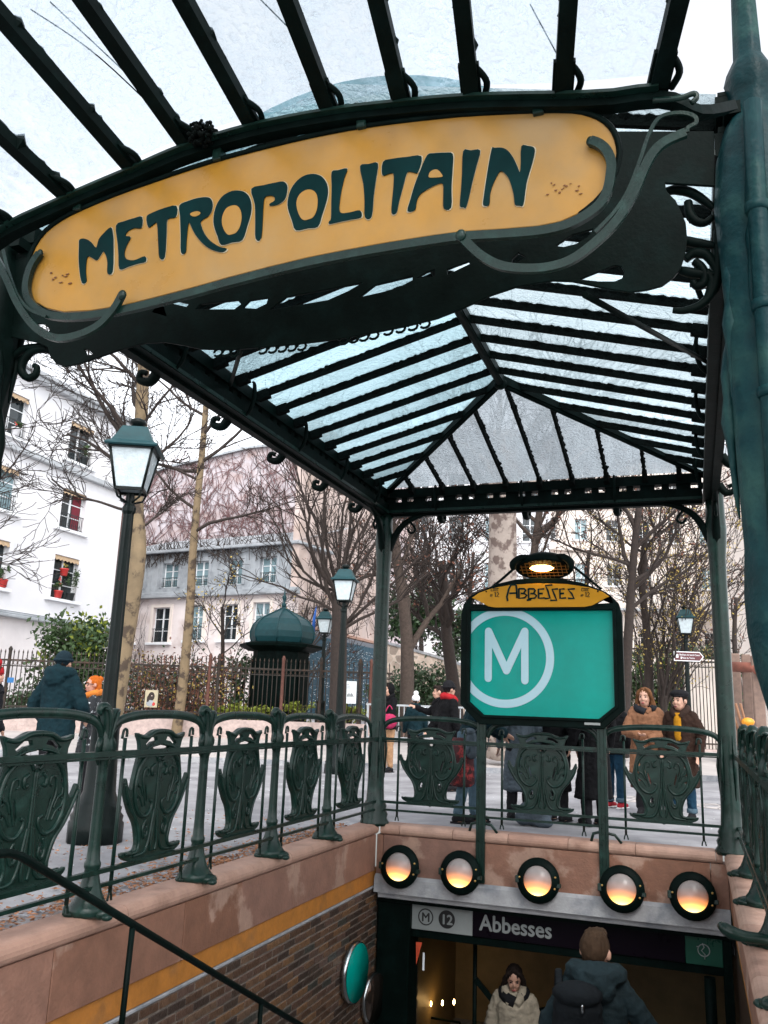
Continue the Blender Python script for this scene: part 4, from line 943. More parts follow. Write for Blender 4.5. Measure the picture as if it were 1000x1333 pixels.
M['win_white'] = mat('white_window_paint', (.78, .80, .82), .45, 0, .05)
M['pane_dark'] = mat('dark_window_glass', (.012, .022, .026), .06, 0, .2, 1, spec=.6)
M['pane_teal'] = mat('curtained_window_glass', (.20, .30, .33), .1, 0, .3, 1.2, spec=.6)
M['curtain_red'] = mat('red_curtain', (.16, .012, .025), .8, 0, .3, 8)
M['valance'] = mat('tan_blind', (.42, .30, .19), .9, 0, .15, 10)
M['rail_black'] = mat('black_window_railing', (.015, .02, .022), .5)
M['pot_red'] = mat('red_flowerpot', (.5, .035, .03), .5)
M['leaf_green'] = mat('garden_leaf', (.035, .07, .02), .55, 0, .6, 12)
M['leaf_ever'] = mat('evergreen_leaf', (.03, .06, .022), .4, 0, .7, 9)
M['leaf_yellow'] = mat('pale_yellow_bud', (.40, .29, .07), .7, 0, .4, 10)
M['leaf_lime'] = mat('lime_spring_leaf', (.22, .26, .03), .6, 0, .4, 10)
M['leaf_rust'] = mat('rust_brown_bud', (.15, .062, .04), .8, 0, .5, 10)
M['petal_white'] = mat('white_blossom', (.75, .74, .72), .7)
M['bark'] = mat('grey_brown_bark', (.085, .062, .05), .9, 0, .35, 14, .6, 30)
M['bark_dark'] = mat('dark_bark', (.034, .024, .02), .9, 0, .4, 14, .6, 30)
M['bark_plane'] = mat('mottled_plane_bark', (.22, .16, .092), .8, 0, .2, 4, .3, 14, col2=(.07, .048, .032), c2s=3.4, c2t=.55, c2w=.04)
M['bark_pale'] = mat('pale_plane_bark', (.36, .30, .26), .8, 0, .15, 6, .3, 14, col2=(.14, .10, .085), c2s=4.5, c2t=.53, c2w=.04)
M['fence_iron'] = mat('rusty_fence_iron', (.035, .03, .026), .65, 0, .3, 12, spec=.2, col2=(.08, .045, .03), c2s=4, c2t=.6)
M['fence_rust'] = mat('rust_red_post', (.115, .045, .032), .75, 0, .3, 10)
M['low_wall'] = mat('rough_pink_kerb_wall', (.46, .36, .33), .9, 0, .25, 8, .4, 20)
M['wood'] = mat('brown_post_wood', (.21, .14, .11), .8, 0, .25, 10)
M['notice'] = mat('white_notice', (.8, .85, .86), .5, 0, .04)

def local(mb, O, U, N): mb.v = [O + U * v.x + N * v.y + UP0 * v.z for v in mb.v]; return mb
class Wall:
    """a facade: outline with real openings, then windows set back in them"""
    def __init__(s, par, O, U, N, u0, u1, z0, z1, mt, wins, thick=.35, top=None, name='wall'):
        s.O, s.U, s.N, s.par = Vector(O), Vector(U), Vector(N), par
        out_ = top or [(u0, z0), (u1, z0), (u1, z1), (u0, z1)]
        V, F = flat([out_] + [[(a, c), (b, c), (b, d), (a, d)] for a, b, c, d in [w[:4] for w in wins]], thick)
        mb = MB(); mb.add([Vector((v[0], v[2] - thick / 2, v[1])) for v in V], F)
        s.wall = local(mb, s.O, s.U, s.N).build(name, mt, par)
    def part(s, mb, name, mt, par=None): return local(mb, s.O, s.U, s.N).build(name, mt, par or s.par)
    def window(s, u0, u1, z0, z1, pane='pane_dark', rail=True, sill=True, valance=False, surround=True, cross=2, curtain=False, depth=-.16):
        w = MB(); t = .05; d0, d1 = depth - .05, depth
        for a, b, c, d in ((u0, u0 + t, z0, z1), (u1 - t, u1, z0, z1), (u0 + t, u1 - t, z0, z0 + t), (u0 + t, u1 - t, z1 - t, z1)): w.box(a, b, d0, d1, c, d)
        um = (u0 + u1) / 2; w.box(um - .04, um + .04, d0, d1 + .01, z0 + t, z1 - t)
        for k in range(cross):
            z = z0 + (z1 - z0) * (k + 1) / (cross + 1)
            w.box(u0 + t, um - .04, d0 + .01, d1 - .006, z - .018, z + .018); w.box(um + .04, u1 - t, d0 + .01, d1 - .006, z - .018, z + .018)
        wo = s.part(w, 'window', 'win_white')
        for a, b in ((u0 + t, um - .04), (um + .04, u1 - t)):
            q = MB().box(a, b, d0 + .012, d0 + .02, z0 + t, z1 - t); s.part(q, 'pane', pane, wo)
        if curtain: s.part(MB().box(um + .16, u1 - t - .02, d0 + .0205, d0 + .026, z0 + .1, z1 - .05), 'curtain', 'curtain_red', wo)
        if surround:
            q = MB(); k = .16
            q.box(u0 - k, u0 + .012, -.01, .05, z0 + .002, z1 + k); q.box(u1 - .012, u1 + k, -.01, .05, z0 + .002, z1 + k); q.box(u0 + .014, u1 - .014, -.01, .047, z1 - .01, z1 + k)
            s.part(q, 'surround', s.surround_m if hasattr(s, 'surround_m') else 'plaster', wo)
        if sill: s.part(MB().bevbox(u0 - .25, u1 + .25, -.05, .16, z0 - .12, z0 - .002, .01), 'sill', 'win_white', wo)
        if rail:
            q = MB(); h = min(.75, (z1 - z0) * .38)
            q.box(u0 + .013, u1 - .013, .0, .02, z0 + h, z0 + h + .03); q.box(u0 + .013, u1 - .013, .0, .02, z0 + .06, z0 + .085)
            n = int((u1 - u0) / .11)
            for i in range(1, n): x = u0 + (u1 - u0) * i / n; q.box(x - .008, x + .008, .002, .018, z0 + .085, z0 + h)
            for i in range(0, n - 1, 2):
                x = u0 + (u1 - u0) * (i + 1) / n; q.tube([(x - .05, .01, z0 + .2), (x, .01, z0 + .3), (x + .05, .01, z0 + .2), (x, .01, z0 + .12), (x - .05, .01, z0 + .2)], .008, 4)
            s.part(q, 'window_railing', 'rail_black', wo)
        if valance:
            q = MB(); n = 7
            for i in range(n):
                a = u0 + .02 + (u1 - u0 - .04) * i / n; b = u0 + .02 + (u1 - u0 - .04) * (i + 1) / n
                q.add([(a, .0, z1 - .02), (b, .0, z1 - .02), (b, .05, z1 - .17), ((a + b) / 2, .055, z1 - .23), (a, .05, z1 - .17)], [(0, 1, 2, 3, 4)])
            s.part(q, 'blind', 'valance', wo)
        return wo

# --- white corner building on the left
wb = thing('corner_building', 'white plastered building with flowered windows behind the big lamppost', 'building', (-26, 17, 0))
wn = []
for ua, ub in ((22.2, 23.65), (18.35, 19.85), (14.5, 16.0), (10.6, 12.1)):
    for za, zb in ((4.95, 6.65), (7.72, 9.32), (10.5, 12.12)): wn.append((ua, ub, za, zb))
ww = Wall(wb, (-20, 0, 0), (0, 1, 0), (1, 0, 0), 4, 26.05, 4.2, 13.1, 'plaster', wn)
for i, (ua, ub, za, zb) in enumerate(wn):
    ww.window(ua, ub, za, zb, pane='pane_teal' if i in (4,) else 'pane_dark', rail=za > 7 or i > 2, valance=True, curtain=i == 1)
ww.part(MB().box(4, 26.05, -.4, .02, -.2, 3.95), 'lower_wall', 'plaster_low')
q = MB(); q.bevbox(4, 26.25, -.2, .32, 3.95, 4.06, .02); q.bevbox(4, 26.2, -.2, .24, 4.065, 4.15, .02); ww.part(q, 'lower_cornice', 'zinc')
q = MB(); q.bevbox(4, 26.22, -.2, .22, 9.95, 10.05, .02); q.bevbox(4, 26.17, -.2, .15, 10.055, 10.2, .02); ww.part(q, 'string_course', 'cornice')
q = MB(); q.bevbox(4, 26.45, -.2, .42, 13.1, 13.25, .02); q.bevbox(4, 26.3, -.2, .3, 12.9, 13.095, .02); ww.part(q, 'roof_cornice', 'cornice')
ww.part(MB().box(4, 26.05, -10, -.36, -.2, 13.0), 'building_core', 'plaster')
q = MB(); q.add([(4, .2, 13.26), (26.2, .2, 13.26), (26.2, -4, 15.6), (4, -4, 15.6)], [(0, 1, 2, 3)]); ww.part(q, 'roof', 'slate')
rnd = random.Random(21)
def leaves(n, c, rad, size, mt=None, mb=None, flatz=1.0, seed=1, shell=.5):
    """leaf-sized faces spread through clumps"""
    r_ = random.Random(seed); mb = mb or MB()
    c = Vector(c)
    cl = [c + Vector((r_.uniform(-1, 1) * rad[0], r_.uniform(-1, 1) * rad[1], r_.uniform(-1, 1) * rad[2])) * .75 for _ in range(max(3, n // 40))]
    for i in range(n):
        q = r_.choice(cl) + Vector((r_.gauss(0, 1) * rad[0], r_.gauss(0, 1) * rad[1], r_.gauss(0, 1) * rad[2])) * .2
        a = Vector((r_.gauss(0, 1), r_.gauss(0, 1), r_.gauss(0, 1))).normalized(); b = a.cross(Vector((r_.gauss(0, 1), r_.gauss(0, 1), r_.gauss(0, 1)))).normalized()
        s_ = size * r_.uniform(.6, 1.3)
        mb.add([q - a * s_ * .5, q + b * s_ * .28, q + a * s_ * .6, q - b * s_ * .28], [(0, 1, 2, 3)])
    return mb
def flowerpot(P, h, lab, petal='pot_red', lush=1.0, pot='pot_red'):
    t = thing('flowerpot', lab, 'flowerpot', P, 0, 'flowerpots on the white building')
    mb = MB(); mb.lathe(P, [(.1, 0), (.13, .02), (.16, .24), (.175, .25), (.175, .29), (.14, .28)], 12); mb.build('pot', pot, t)
    leaves(int(140 * lush), Vector(P) + Vector((0, 0, .28 + h / 2)), (.16 * lush, .22 * lush, h / 2), .10, seed=int(P[1] * 100)).build('foliage', 'leaf_green', t)
    leaves(14, Vector(P) + Vector((.08, 0, .34 + h / 2)), (.15, .2, h / 2), .09, seed=int(P[1] * 100) + 1).build('blossom', petal, t)
flowerpot((-19.93, 22.6, 4.96), .45, 'red pot with a leafy plant, left on the lowest window sill of the white building')
flowerpot((-19.93, 23.3, 4.96), .95, 'bushy pot plant filling the right of the lowest white window sill', 'leaf_green', lush=1.6, pot='rail_black')
flowerpot((-19.90, 22.75, 5.85), .2, 'small red pot hung on the railing of the lowest white window', 'leaf_yellow', .6)
flowerpot((-19.90, 23.15, 10.52), .5, 'dark leafy pot plant on the top window sill of the white building', 'leaf_green', 1.3, 'rail_black')
flowerpot((-19.90, 19.3, 10.52), .25, 'pot of pink flowers on the upper window at the left photo edge', 'pot_red', .8, 'plaster')
flowerpot((-19.92, 19.7, 4.96), .5, 'pot plant on the lower window sill at the left photo edge', 'leaf_green', .9)

# --- mansard house
O = lf((385 - 500) / FPX * 40, 40, 0); U = Vector((math.cos(R(-9)), math.sin(R(-9)), 0)); N = Vector((U.y, -U.x, 0))
mh = thing('mansard_house', 'old house with a grey zinc mansard roof and creepers behind the kiosk', 'building', O - U * 5)
wl = [(-2.25, -1.25, 4.2, 6.0), (-4.1, -3.15, 4.2, 5.96), (-6.25, -5.3, 4.2, 5.96), (-8.65, -7.5, 4.1, 5.9), (-10.9, -9.9, 4.1, 5.9)]
hw = Wall(mh, O, U, N, -13, .1, .3, 6.35, 'plaster_house', wl); hw.surround_m = 'plaster_cream'
for i, w in enumerate(wl): hw.window(*w, pane='pane_teal' if i % 2 == 0 else 'pane_dark', valance=False)
q = MB(); q.bevbox(-13, .3, -.2, .3, 6.35, 6.5, .02); q.bevbox(-13, .25, -.2, .2, 6.505, 6.65, .02); hw.part(q, 'cornice', 'zinc')
wu = [(-2.2, -1.2, 6.95, 8.25), (-4.2, -3.25, 6.95, 8.25), (-6.4, -5.4, 6.95, 8.25), (-8.5, -7.4, 6.95, 8.25), (-10.8, -9.8, 6.95, 8.25)]
um_ = Wall(mh, O - N * .25, U, N, -13, .0, 6.66, 8.75, 'zinc', wu, name='mansard_face'); um_.surround_m = 'zinc'
for i, w in enumerate(wu): um_.window(*w, pane='pane_teal', sill=False, surround=True)
q = MB()
for i in range(26):
    u = -12.8 + i * .5
    if any(a - .2 < u < b + .2 for a, b, _, _ in wu): continue
    um_.part(MB().box(u - .015, u + .015, -.01, .03, 6.66, 8.72), 'zinc_seam', 'zinc')
q = MB(); q.bevbox(-13, .2, -3, .3, 8.75, 8.9, .03); um_.part(q, 'roof_edge', 'zinc')
q = MB(); q.add([(-13, .25, 8.91), (.1, .25, 8.91), (.1, -5, 10.6), (-13, -5, 10.6)], [(0, 1, 2, 3)]); um_.part(q, 'roof', 'zinc')
hw.part(MB().box(-13, -1.9, -8, -.62, .2, 8.7), 'house_core', 'plaster_pink')
hw.part(MB().tube([(-.45, .12, 6.3), (-.45, .12, .5)], .05, 6), 'drainpipe', 'cornice')
def creeper(par, O, U, N, u0, u1, z0, z1, n, seed, r0=.012, mt='bark_dark', lo=.05, name='creeper'):
    r_ = random.Random(seed); mb = MB()
    for i in range(n):
        u = r_.uniform(u0, u1); z = z0 + (z1 - z0) * r_.random() ** 1.3 * .7; a = PI / 2 + r_.gauss(0, .5); pts = []
        for k in range(r_.randint(5, 12)):
            pts.append((u, lo + r_.uniform(0, .04), z)); a += r_.gauss(0, .45); a = a * .9 + .1 * PI / 2
            st_ = r_.uniform(.18, .42); u += st_ * math.cos(a); z += st_ * math.sin(a)
            if not (u0 < u < u1 and z0 < z < z1): break
        if len(pts) > 2: mb.tube(pts, [r0, r0 * .35], 3, caps=False)
    return stuff(local(mb, O, U, N).build(name, mt, par))
creeper(mh, O - N * .2, U, N, -12.5, -.3, 8.0, 9.6, 260, 3, .022, lo=.08)
creeper(mh, O, U, N, -12.5, -8.9, 1, 6.6, 120, 4)

# --- tall gable wall behind it
GO = lf(0, 52, 0); GU = RT0.copy(); GN = -FW0
gb = thing('gable_building', 'tall blank lilac-grey gable wall netted with bare creeper', 'building', GO - GU * 9)
gw = Wall(gb, GO, GU, GN, -19, 1.5, 0, 17, 'plaster_grey', [], top=[(-19, 0), (1.5, 0), (1.5, 18.7), (-3, 17.8), (-8.7, 17.0), (-14.1, 15.4), (-15.5, 14.6), (-19, 14.4)])
q = MB()
for a, b in (((-3, 17.85), (1.6, 18.75)), ((-8.7, 17.05), (-3, 17.85)), ((-14.1, 15.45), (-8.7, 17.05)), ((-15.6, 14.65), (-14.1, 15.45))): q.bar((a[0], .05, a[1]), (b[0], .05, b[1]), .5, .14)
gw.part(q, 'coping', 'zinc')
M['bark_mauve'] = mat('mauve_creeper_bark', (.16, .085, .085), .9, 0, .4, 6)
creeper(gb, GO, GU, GN, -18, 0, 4, 21, 1500, 8, .026, 'bark_mauve')
# darker house sliver between white building and gable
sl = thing('brick_house', 'narrow brown house end beside the white corner building', 'building', lf(-13.5, 44, 0))
w2 = Wall(sl, lf(-14.2, 42, 0), RT0, -FW0, -4, 1.1, 0, 10.5, 'fence_rust', [(-.6, .3, 4.6, 6.3)])
w2.window(-.6, .3, 4.6, 6.3, rail=False)
creeper(sl, lf(-14.2, 42, 0), RT0, -FW0, -1.5, 1.0, .5, 10, 160, 12, .015)

# --- pink party wall and blue tiled wall
pw = thing('party_wall', 'high stained pink party wall above the blue tiled wall', 'wall', (-14.4, 38, 0))
x = Wall(pw, (-14.25, 0, 0), (0, 1, 0), (1, 0, 0), 32.05, 50, .2, 15.5, 'plaster_pink', [])
q = MB(); q.bevbox(32.2, 50, -.1, .14, 4.86, 5.02, .02); x.part(q, 'ledge', 'stone_light')
creeper(pw, Vector((-14.25, 0, 0)), Vector((0, 1, 0)), Vector((1, 0, 0)), 33, 47, 5, 14.5, 160, 31, .02)
M['tile_blue'] = mat('dark_blue_enamel_tile', (.006, .05, .08), .4, 0, .2, 3, spec=.15, rnd=[(.005, .042, .068), (.007, .055, .085), (.004, .036, .06)])
bt = thing('tiled_wall', 'dark blue tiled wall with pale flecks under the pink party wall', 'wall', (-14.0, 38, 2.7))
tl = MB().bevbox(-.015, .015, -.27, .27, -.19, .19, .006).mesh('tile', 'tile_blue')
MB().box(-14.09, -14.02, 33.1, 45.2, .5, 4.8).build('backing', 'slate', bt)
ntile = 0
for i in range(22):
    for k in range(10):
        y = 33.4 + .55 * i; z = .78 + .4 * k
        put('tile', tl, bt, (0.0, y - 38, z - 2.7))
r_ = random.Random(5); fl = MB(); fr_ = MB()
for i in range(700):
    y = r_.uniform(33.2, 45.2); z = r_.uniform(.8, 4.3); w = r_.uniform(.05, .16)
    (fr_ if i % 60 == 0 else fl).tube([(-13.981, y, z), (-13.981, y + w * .5, z + r_.uniform(-.03, .05)), (-13.981, y + w, z + r_.uniform(-.04, .04))], .014, 4, (.3, 1))
stuff(fl.build('pale_fleck', 'white', bt)); stuff(fr_.build('red_fleck', 'pot_red', bt))
uc = MB(); uc.tube([lf(-2.63, 34, 4.1), lf(-2.62, 34, 4.6), lf(-2.56, 34, 5.1)], [.12, .1, .03], 6, (1, .5)); tag(uc.build('hanging_cloth', mat('blue_cloth', (.01, .08, .32), .8)), 'strip of bright blue cloth hanging by the pollarded tree', 'cloth')

# --- pale buildings to the right, far back
def block(name, lab, r0, r1, dep, zt, mt, wins, courses, rails=(), z0=0, skew=0):
    O = lf(r0, dep, 0); a = skew; U = RT0 * math.cos(a) - FW0 * math.sin(a); N = -(FW0 * math.cos(a) + RT0 * math.sin(a))
    b = thing(name, lab, 'building', O + U * ((r1 - r0) / 2))
    w = Wall(b, O, U, N, 0, r1 - r0, z0, zt, mt, [q[:4] for q in wins]); w.surround_m = mt
    for q in wins: w.window(*q[:4], pane=q[4] if len(q) > 4 else 'pane_dark', rail=len(q) > 5, valance=False)
    for z in courses: w.part(MB().bevbox(-.2, r1 - r0 + .2, -.2, .3, z, z + .3, .03), 'string_course', mt)
    w.part(MB().bevbox(-.3, r1 - r0 + .3, -.2, .5, zt, zt + .35, .03), 'roof_cornice', 'cornice')
    w.part(MB().box(0, r1 - r0, -9, -.36, z0, zt - .1), 'building_core', mt)
    q = MB(); q.add([(-.3, .4, zt + .36), (r1 - r0 + .3, .4, zt + .36), (r1 - r0, -3, zt + 3), (0, -3, zt + 3)], [(0, 1, 2, 3)]); w.part(q, 'roof', 'zinc')
    return b, w
k70 = 70 / FPX
wins = []
for c in range(11):
    for r0_, r1_ in ((2.9, 4.6), (6.6, 8.2), (11.8, 13.6), (15.6, 17.4), (19.2, 21)):
        u = 1.2 + c * 2.62
        wins.append((u, u + 1.05, r0_, r1_, 'pane_dark' if (c * 3 + int(r0_)) % 4 else 'pane_teal'))
b1, w1 = block('apartment_block', 'cream apartment block with rows of white windows behind the right lamppost', 7.0, 36.5, 70, 22.5, 'plaster_cream', wins, (5.4, 9.6, 14.6, 18.4))
q = MB(); q.box(0, 29.5, .9, .93, 10.9, 10.95)
for i in range(150): q.box(.1 + i * .196, .12 + i * .196, .9, .93, 9.92, 10.9)
q.box(0, 29.5, .3, 1.0, 9.70, 9.9); w1.part(q, 'balcony', 'cornice')
wins = [(1 + c * 2.5, 2.1 + c * 2.5, z, z + 1.7, 'pane_teal' if (c + int(z)) % 3 == 0 else 'pane_dark') for c in range(5) for z in (6.2, 9.4, 12.6, 15.6)]
block('apartment_block', 'pale apartment block seen between the two forked trees at the centre', -1.5, 11.4, 58, 18.5, 'plaster', wins, (8.6, 14.8), skew=.12)
wins = [(1 + c * 2.6, 2.2 + c * 2.6, z, z + 1.8, 'pane_dark') for c in range(5) for z in (4.0, 7.2, 10.4, 13.6)]
block('apartment_block', 'apartment block rising at the far right behind the drain pipe column', 25.5, 40, 52, 19, 'plaster_cream', wins, (6.4, 12.8), skew=-.2)

# --- rubble retaining wall at the centre
m = mat('rubble_stone', (.42, .33, .27), .9, 0, .3, 3, .5, 12)
t = m.node_tree; L = t.links.new; b = t.nodes['Principled BSDF']
vo = t.nodes.new('ShaderNodeTexVoronoi'); vo.inputs['Scale'].default_value = 3.6; tc = t.nodes.new('ShaderNodeTexCoord'); L(tc.outputs['Object'], vo.inputs['Vector'])
ve = t.nodes.new('ShaderNodeTexVoronoi'); ve.feature = 'DISTANCE_TO_EDGE'; ve.inputs['Scale'].default_value = 3.6; L(tc.outputs['Object'], ve.inputs['Vector'])
hs_ = t.nodes.new('ShaderNodeHueSaturation'); sp_ = t.nodes.new('ShaderNodeSeparateColor'); L(vo.outputs['Color'], sp_.inputs[0])
mr = t.nodes.new('ShaderNodeMapRange'); mr.inputs[3].default_value = .6; mr.inputs[4].default_value = 1.35; L(sp_.outputs[0], mr.inputs[0]); L(mr.outputs[0], hs_.inputs['Value'])
old = b.inputs['Base Color'].links[0].from_socket; L(old, hs_.inputs['Color'])
mxx = t.nodes.new('ShaderNodeMix'); mxx.data_type = 'RGBA'; mxx.inputs[6].default_value = (.5, .44, .38, 1)
mr2 = t.nodes.new('ShaderNodeMapRange'); mr2.inputs[1].default_value = .0; mr2.inputs[2].default_value = .05; L(ve.outputs['Distance'], mr2.inputs[0]); L(mr2.outputs[0], mxx.inputs[0]); L(hs_.outputs[0], mxx.inputs[7]); L(mxx.outputs[2], b.inputs['Base Color'])
M['rubble'] = m
rwl = thing('rubble_wall', 'sloping wall of pinkish rubble stone behind the forked trees', 'wall', lf(4, 34, 0))
O = lf(.1, 34.5, 0)
V, F = flat([[(0, .2), (12, .2), (12, 2.3), (3.2, 3.0), (1.9, 3.35), (0, 3.8)]], .5, .03)
mb = MB(); mb.add([Vector((v[0], v[2], v[1])) for v in V], F); local(mb, O, RT0, -FW0).build('rubble_face', 'rubble', rwl)
q = MB()
for a, b_ in (((0, 3.83), (1.9, 3.38)), ((1.9, 3.38), (3.2, 3.03)), ((3.2, 3.03), (12, 2.33))): q.bar((a[0], 0, a[1]), (b_[0], 0, b_[1]), .6, .1)
local(q, O, RT0, -FW0).build('wall_coping', 'concrete', rwl)

# --- kiosk
kc = lf(-3.0, 26.5, .3)
kk = thing('kiosk', 'octagonal dark kiosk with a teal onion dome behind the railings', 'kiosk', kc)
mb = MB(); mb.lathe(kc, [(.95, 0), (.97, .3), (.88, .35), (.86, 2.5), (.95, 2.55)], 8, False, rot=.3); mb.build('body', 'iron_dark', kk)
mb = MB(); mb.lathe(kc, [(1.0, 2.5), (1.28, 2.62), (1.3, 2.7), (1.02, 2.76)], 8, False, rot=.3); mb.build('eave', 'iron_dark', kk)
mb = MB(); mb.lathe(kc, [(.92, 2.76), (.98, 2.92), (.99, 3.1), (.92, 3.3), (.76, 3.48), (.5, 3.62), (.25, 3.74), (.1, 3.82), (.04, 3.9)], 8, False, rot=.3)
dome = mb.build('dome', 'lamp_teal', kk)
for k in range(8):
    a = .3 + k * PI / 4; mb = MB(); mb.tube([kc + Vector((r0 * math.cos(a), r0 * math.sin(a), z)) for r0, z in ((.93, 2.78), (.99, 2.92), (1.0, 3.1), (.93, 3.3), (.77, 3.48), (.51, 3.62), (.26, 3.74), (.1, 3.82))], .022, 5); mb.build('dome_rib', 'lamp_teal', dome)
mb = MB(); mb.lathe(kc, [(.05, 3.86), (.09, 3.95), (.03, 4.03), (.06, 4.12), (.08, 4.18), (.03, 4.26), (.015, 4.5), (.002, 4.62)], 8); mb.build('finial', 'lamp_teal', kk)
for k in range(8):
    a = .3 + (k + .5) * PI / 4; c = kc + Vector((.84 * math.cos(a), .84 * math.sin(a), 1.4)); mb = MB()
    d = Vector((math.cos(a), math.sin(a), 0)); s2 = Vector((-d.y, d.x, 0)); mb.bar(c - s2 * .25, c + s2 * .25, .05, 1.7); mb.build('panel', 'iron_dark', kk)

# --- park railings
def railing(name, lab, r0, r1, dep, zt, step, posts, wall_top, z0=.2, skew=0, rust=()):
    O = lf(r0, dep, 0); U = (RT0 * math.cos(skew) + FW0 * math.sin(skew)); Ln = r1 - r0
    f = thing(name, lab, 'fence', O + U * (Ln / 2))
    mb = MB(); mb.bar(O + UP0 * ((z0 + wall_top) / 2), O + U * Ln + UP0 * ((z0 + wall_top) / 2), .35, wall_top - z0); mb.build('kerb_wall', 'low_wall', f)
    bm_ = MB().tube([(0, 0, wall_top), (0, 0, zt - .12)], .014, 5); bm_.tube([(0, 0, zt - .12), (0, 0, zt - .07), (0, 0, zt)], [.014, .022, .002], 5)
    bme = bm_.mesh('fence_bar', 'fence_iron')
    n = int(Ln / step)
    for i in range(min(n, 290)):
        q = O + U * (step * (i + .5)); put('fence_bar', bme, f, q - f.location)
    for z, h in ((zt - .30, .045), (zt - .46, .03), (wall_top + .15, .045)):
        mb = MB(); mb.bar(O + UP0 * z, O + U * Ln + UP0 * z, .03, h); mb.build('fence_rail', 'fence_iron', f)
    rg = MB()
    for i in range(n):
        q = O + U * (step * (i + 1)) + UP0 * (zt - .375)
        rg.tube([q + U * (.05 * math.cos(a)) + UP0 * (.055 * math.sin(a)) for a in [2 * PI * k / 8 for k in range(9)]], .008, 3, caps=False)
    stuff(rg.build('ring_band', 'fence_iron', f))
    for i, u in enumerate(posts):
        mb = MB(); mb.lathe(O + U * u, [(.055, wall_top - .3), (.05, wall_top), (.045, zt - .05), (.06, zt), (.02, zt + .08)], 8); mb.build('fence_post', 'fence_rust' if i in rust else 'fence_iron', f)
railing('park_railing', 'rusty iron park railing along the road on the left and centre', -12.5, .4, 24.2, 2.48, .125, (2.2, 5.1, 7.8, 8.05, 9.85, 10.9, 12.0, 12.3), .78, rust=(2, 4, 7))
railing('park_railing', 'taller dark park railing beyond the two women on the right', 2.6, 9.0, 26, 3.55, .13, (2.1, 4.2, 6.3), .5)
railing('park_gate', 'grey iron gate behind the clear rubbish bag stand', 9.1, 10.6, 25.5, 3.2, .1, (0.0, 1.5), .4)
pn = MB(); pn.bar(lf(9.15, 25.9, 1.7), lf(10.6, 25.9, 1.7), .04, 2.6); tag(pn.build('hoarding', 'plaster_cream'), 'pale boarding behind the grey iron gate', 'hoarding')
# posters on the railing
def poster(c, w, h, lab, art):
    t = thing('poster', lab, 'poster', c)
    mb = MB(); mb.bar(c - RT0 * (w / 2), c + RT0 * (w / 2), .02, h, UP0); mb.build('sheet', 'cream' if art else 'notice', t)
    c2 = c - FW0 * .012
    if art:
        for dx, dz, rx, rz, mt in ((0, .06, .09, .12, 'bark_dark'), (.01, .07, .055, .08, 'plaster_pink'), (-.02, -.12, .11, .09, 'zinc'), (.07, -.14, .05, .05, 'pot_red'), (-.08, -.02, .04, .11, 'bark_dark')):
            mb = MB(); mb.ell(c2 + RT0 * dx + UP0 * dz, rx, .004, rz, 10, 6, (RT0, FW0, UP0)); mb.build('painted_shape', mt, t)
    else:
        for k in range(3): mb = MB(); mb.bar(c2 + RT0 * (-w * .35) + UP0 * (h * .36 - k * .05), c2 + RT0 * (-w * .05 + k * .02) + UP0 * (h * .36 - k * .05), .004, .02); mb.build('print_line', 'zinc', t)
        for k in range(5): mb = MB(); mb.tube([c2 + RT0 * (-.06 + .04 * k) + UP0 * (-.12), c2 + RT0 * (-.05 + .03 * k) + UP0 * (-.05 + .03 * (k % 2))], .01, 4); mb.build('print_mark', 'rail_black', t)
poster(lf(-6.17, 23.9, 1.26), .35, .46, 'small painted portrait poster fixed to the railing', True)
poster(lf(-.76, 23.9, 1.62), .36, .6, 'white notice sheet on the railing beside the middle lamppost', False)
en = MB(); en.bar(lf(-10.15, 23.9, 1.62), lf(-9.98, 23.9, 1.62), .02, .14); tag(en.build('number_plate', mat('blue_plate', (.01, .12, .32), .4)), 'tiny blue plate on the railing behind the hooded man', 'plate')

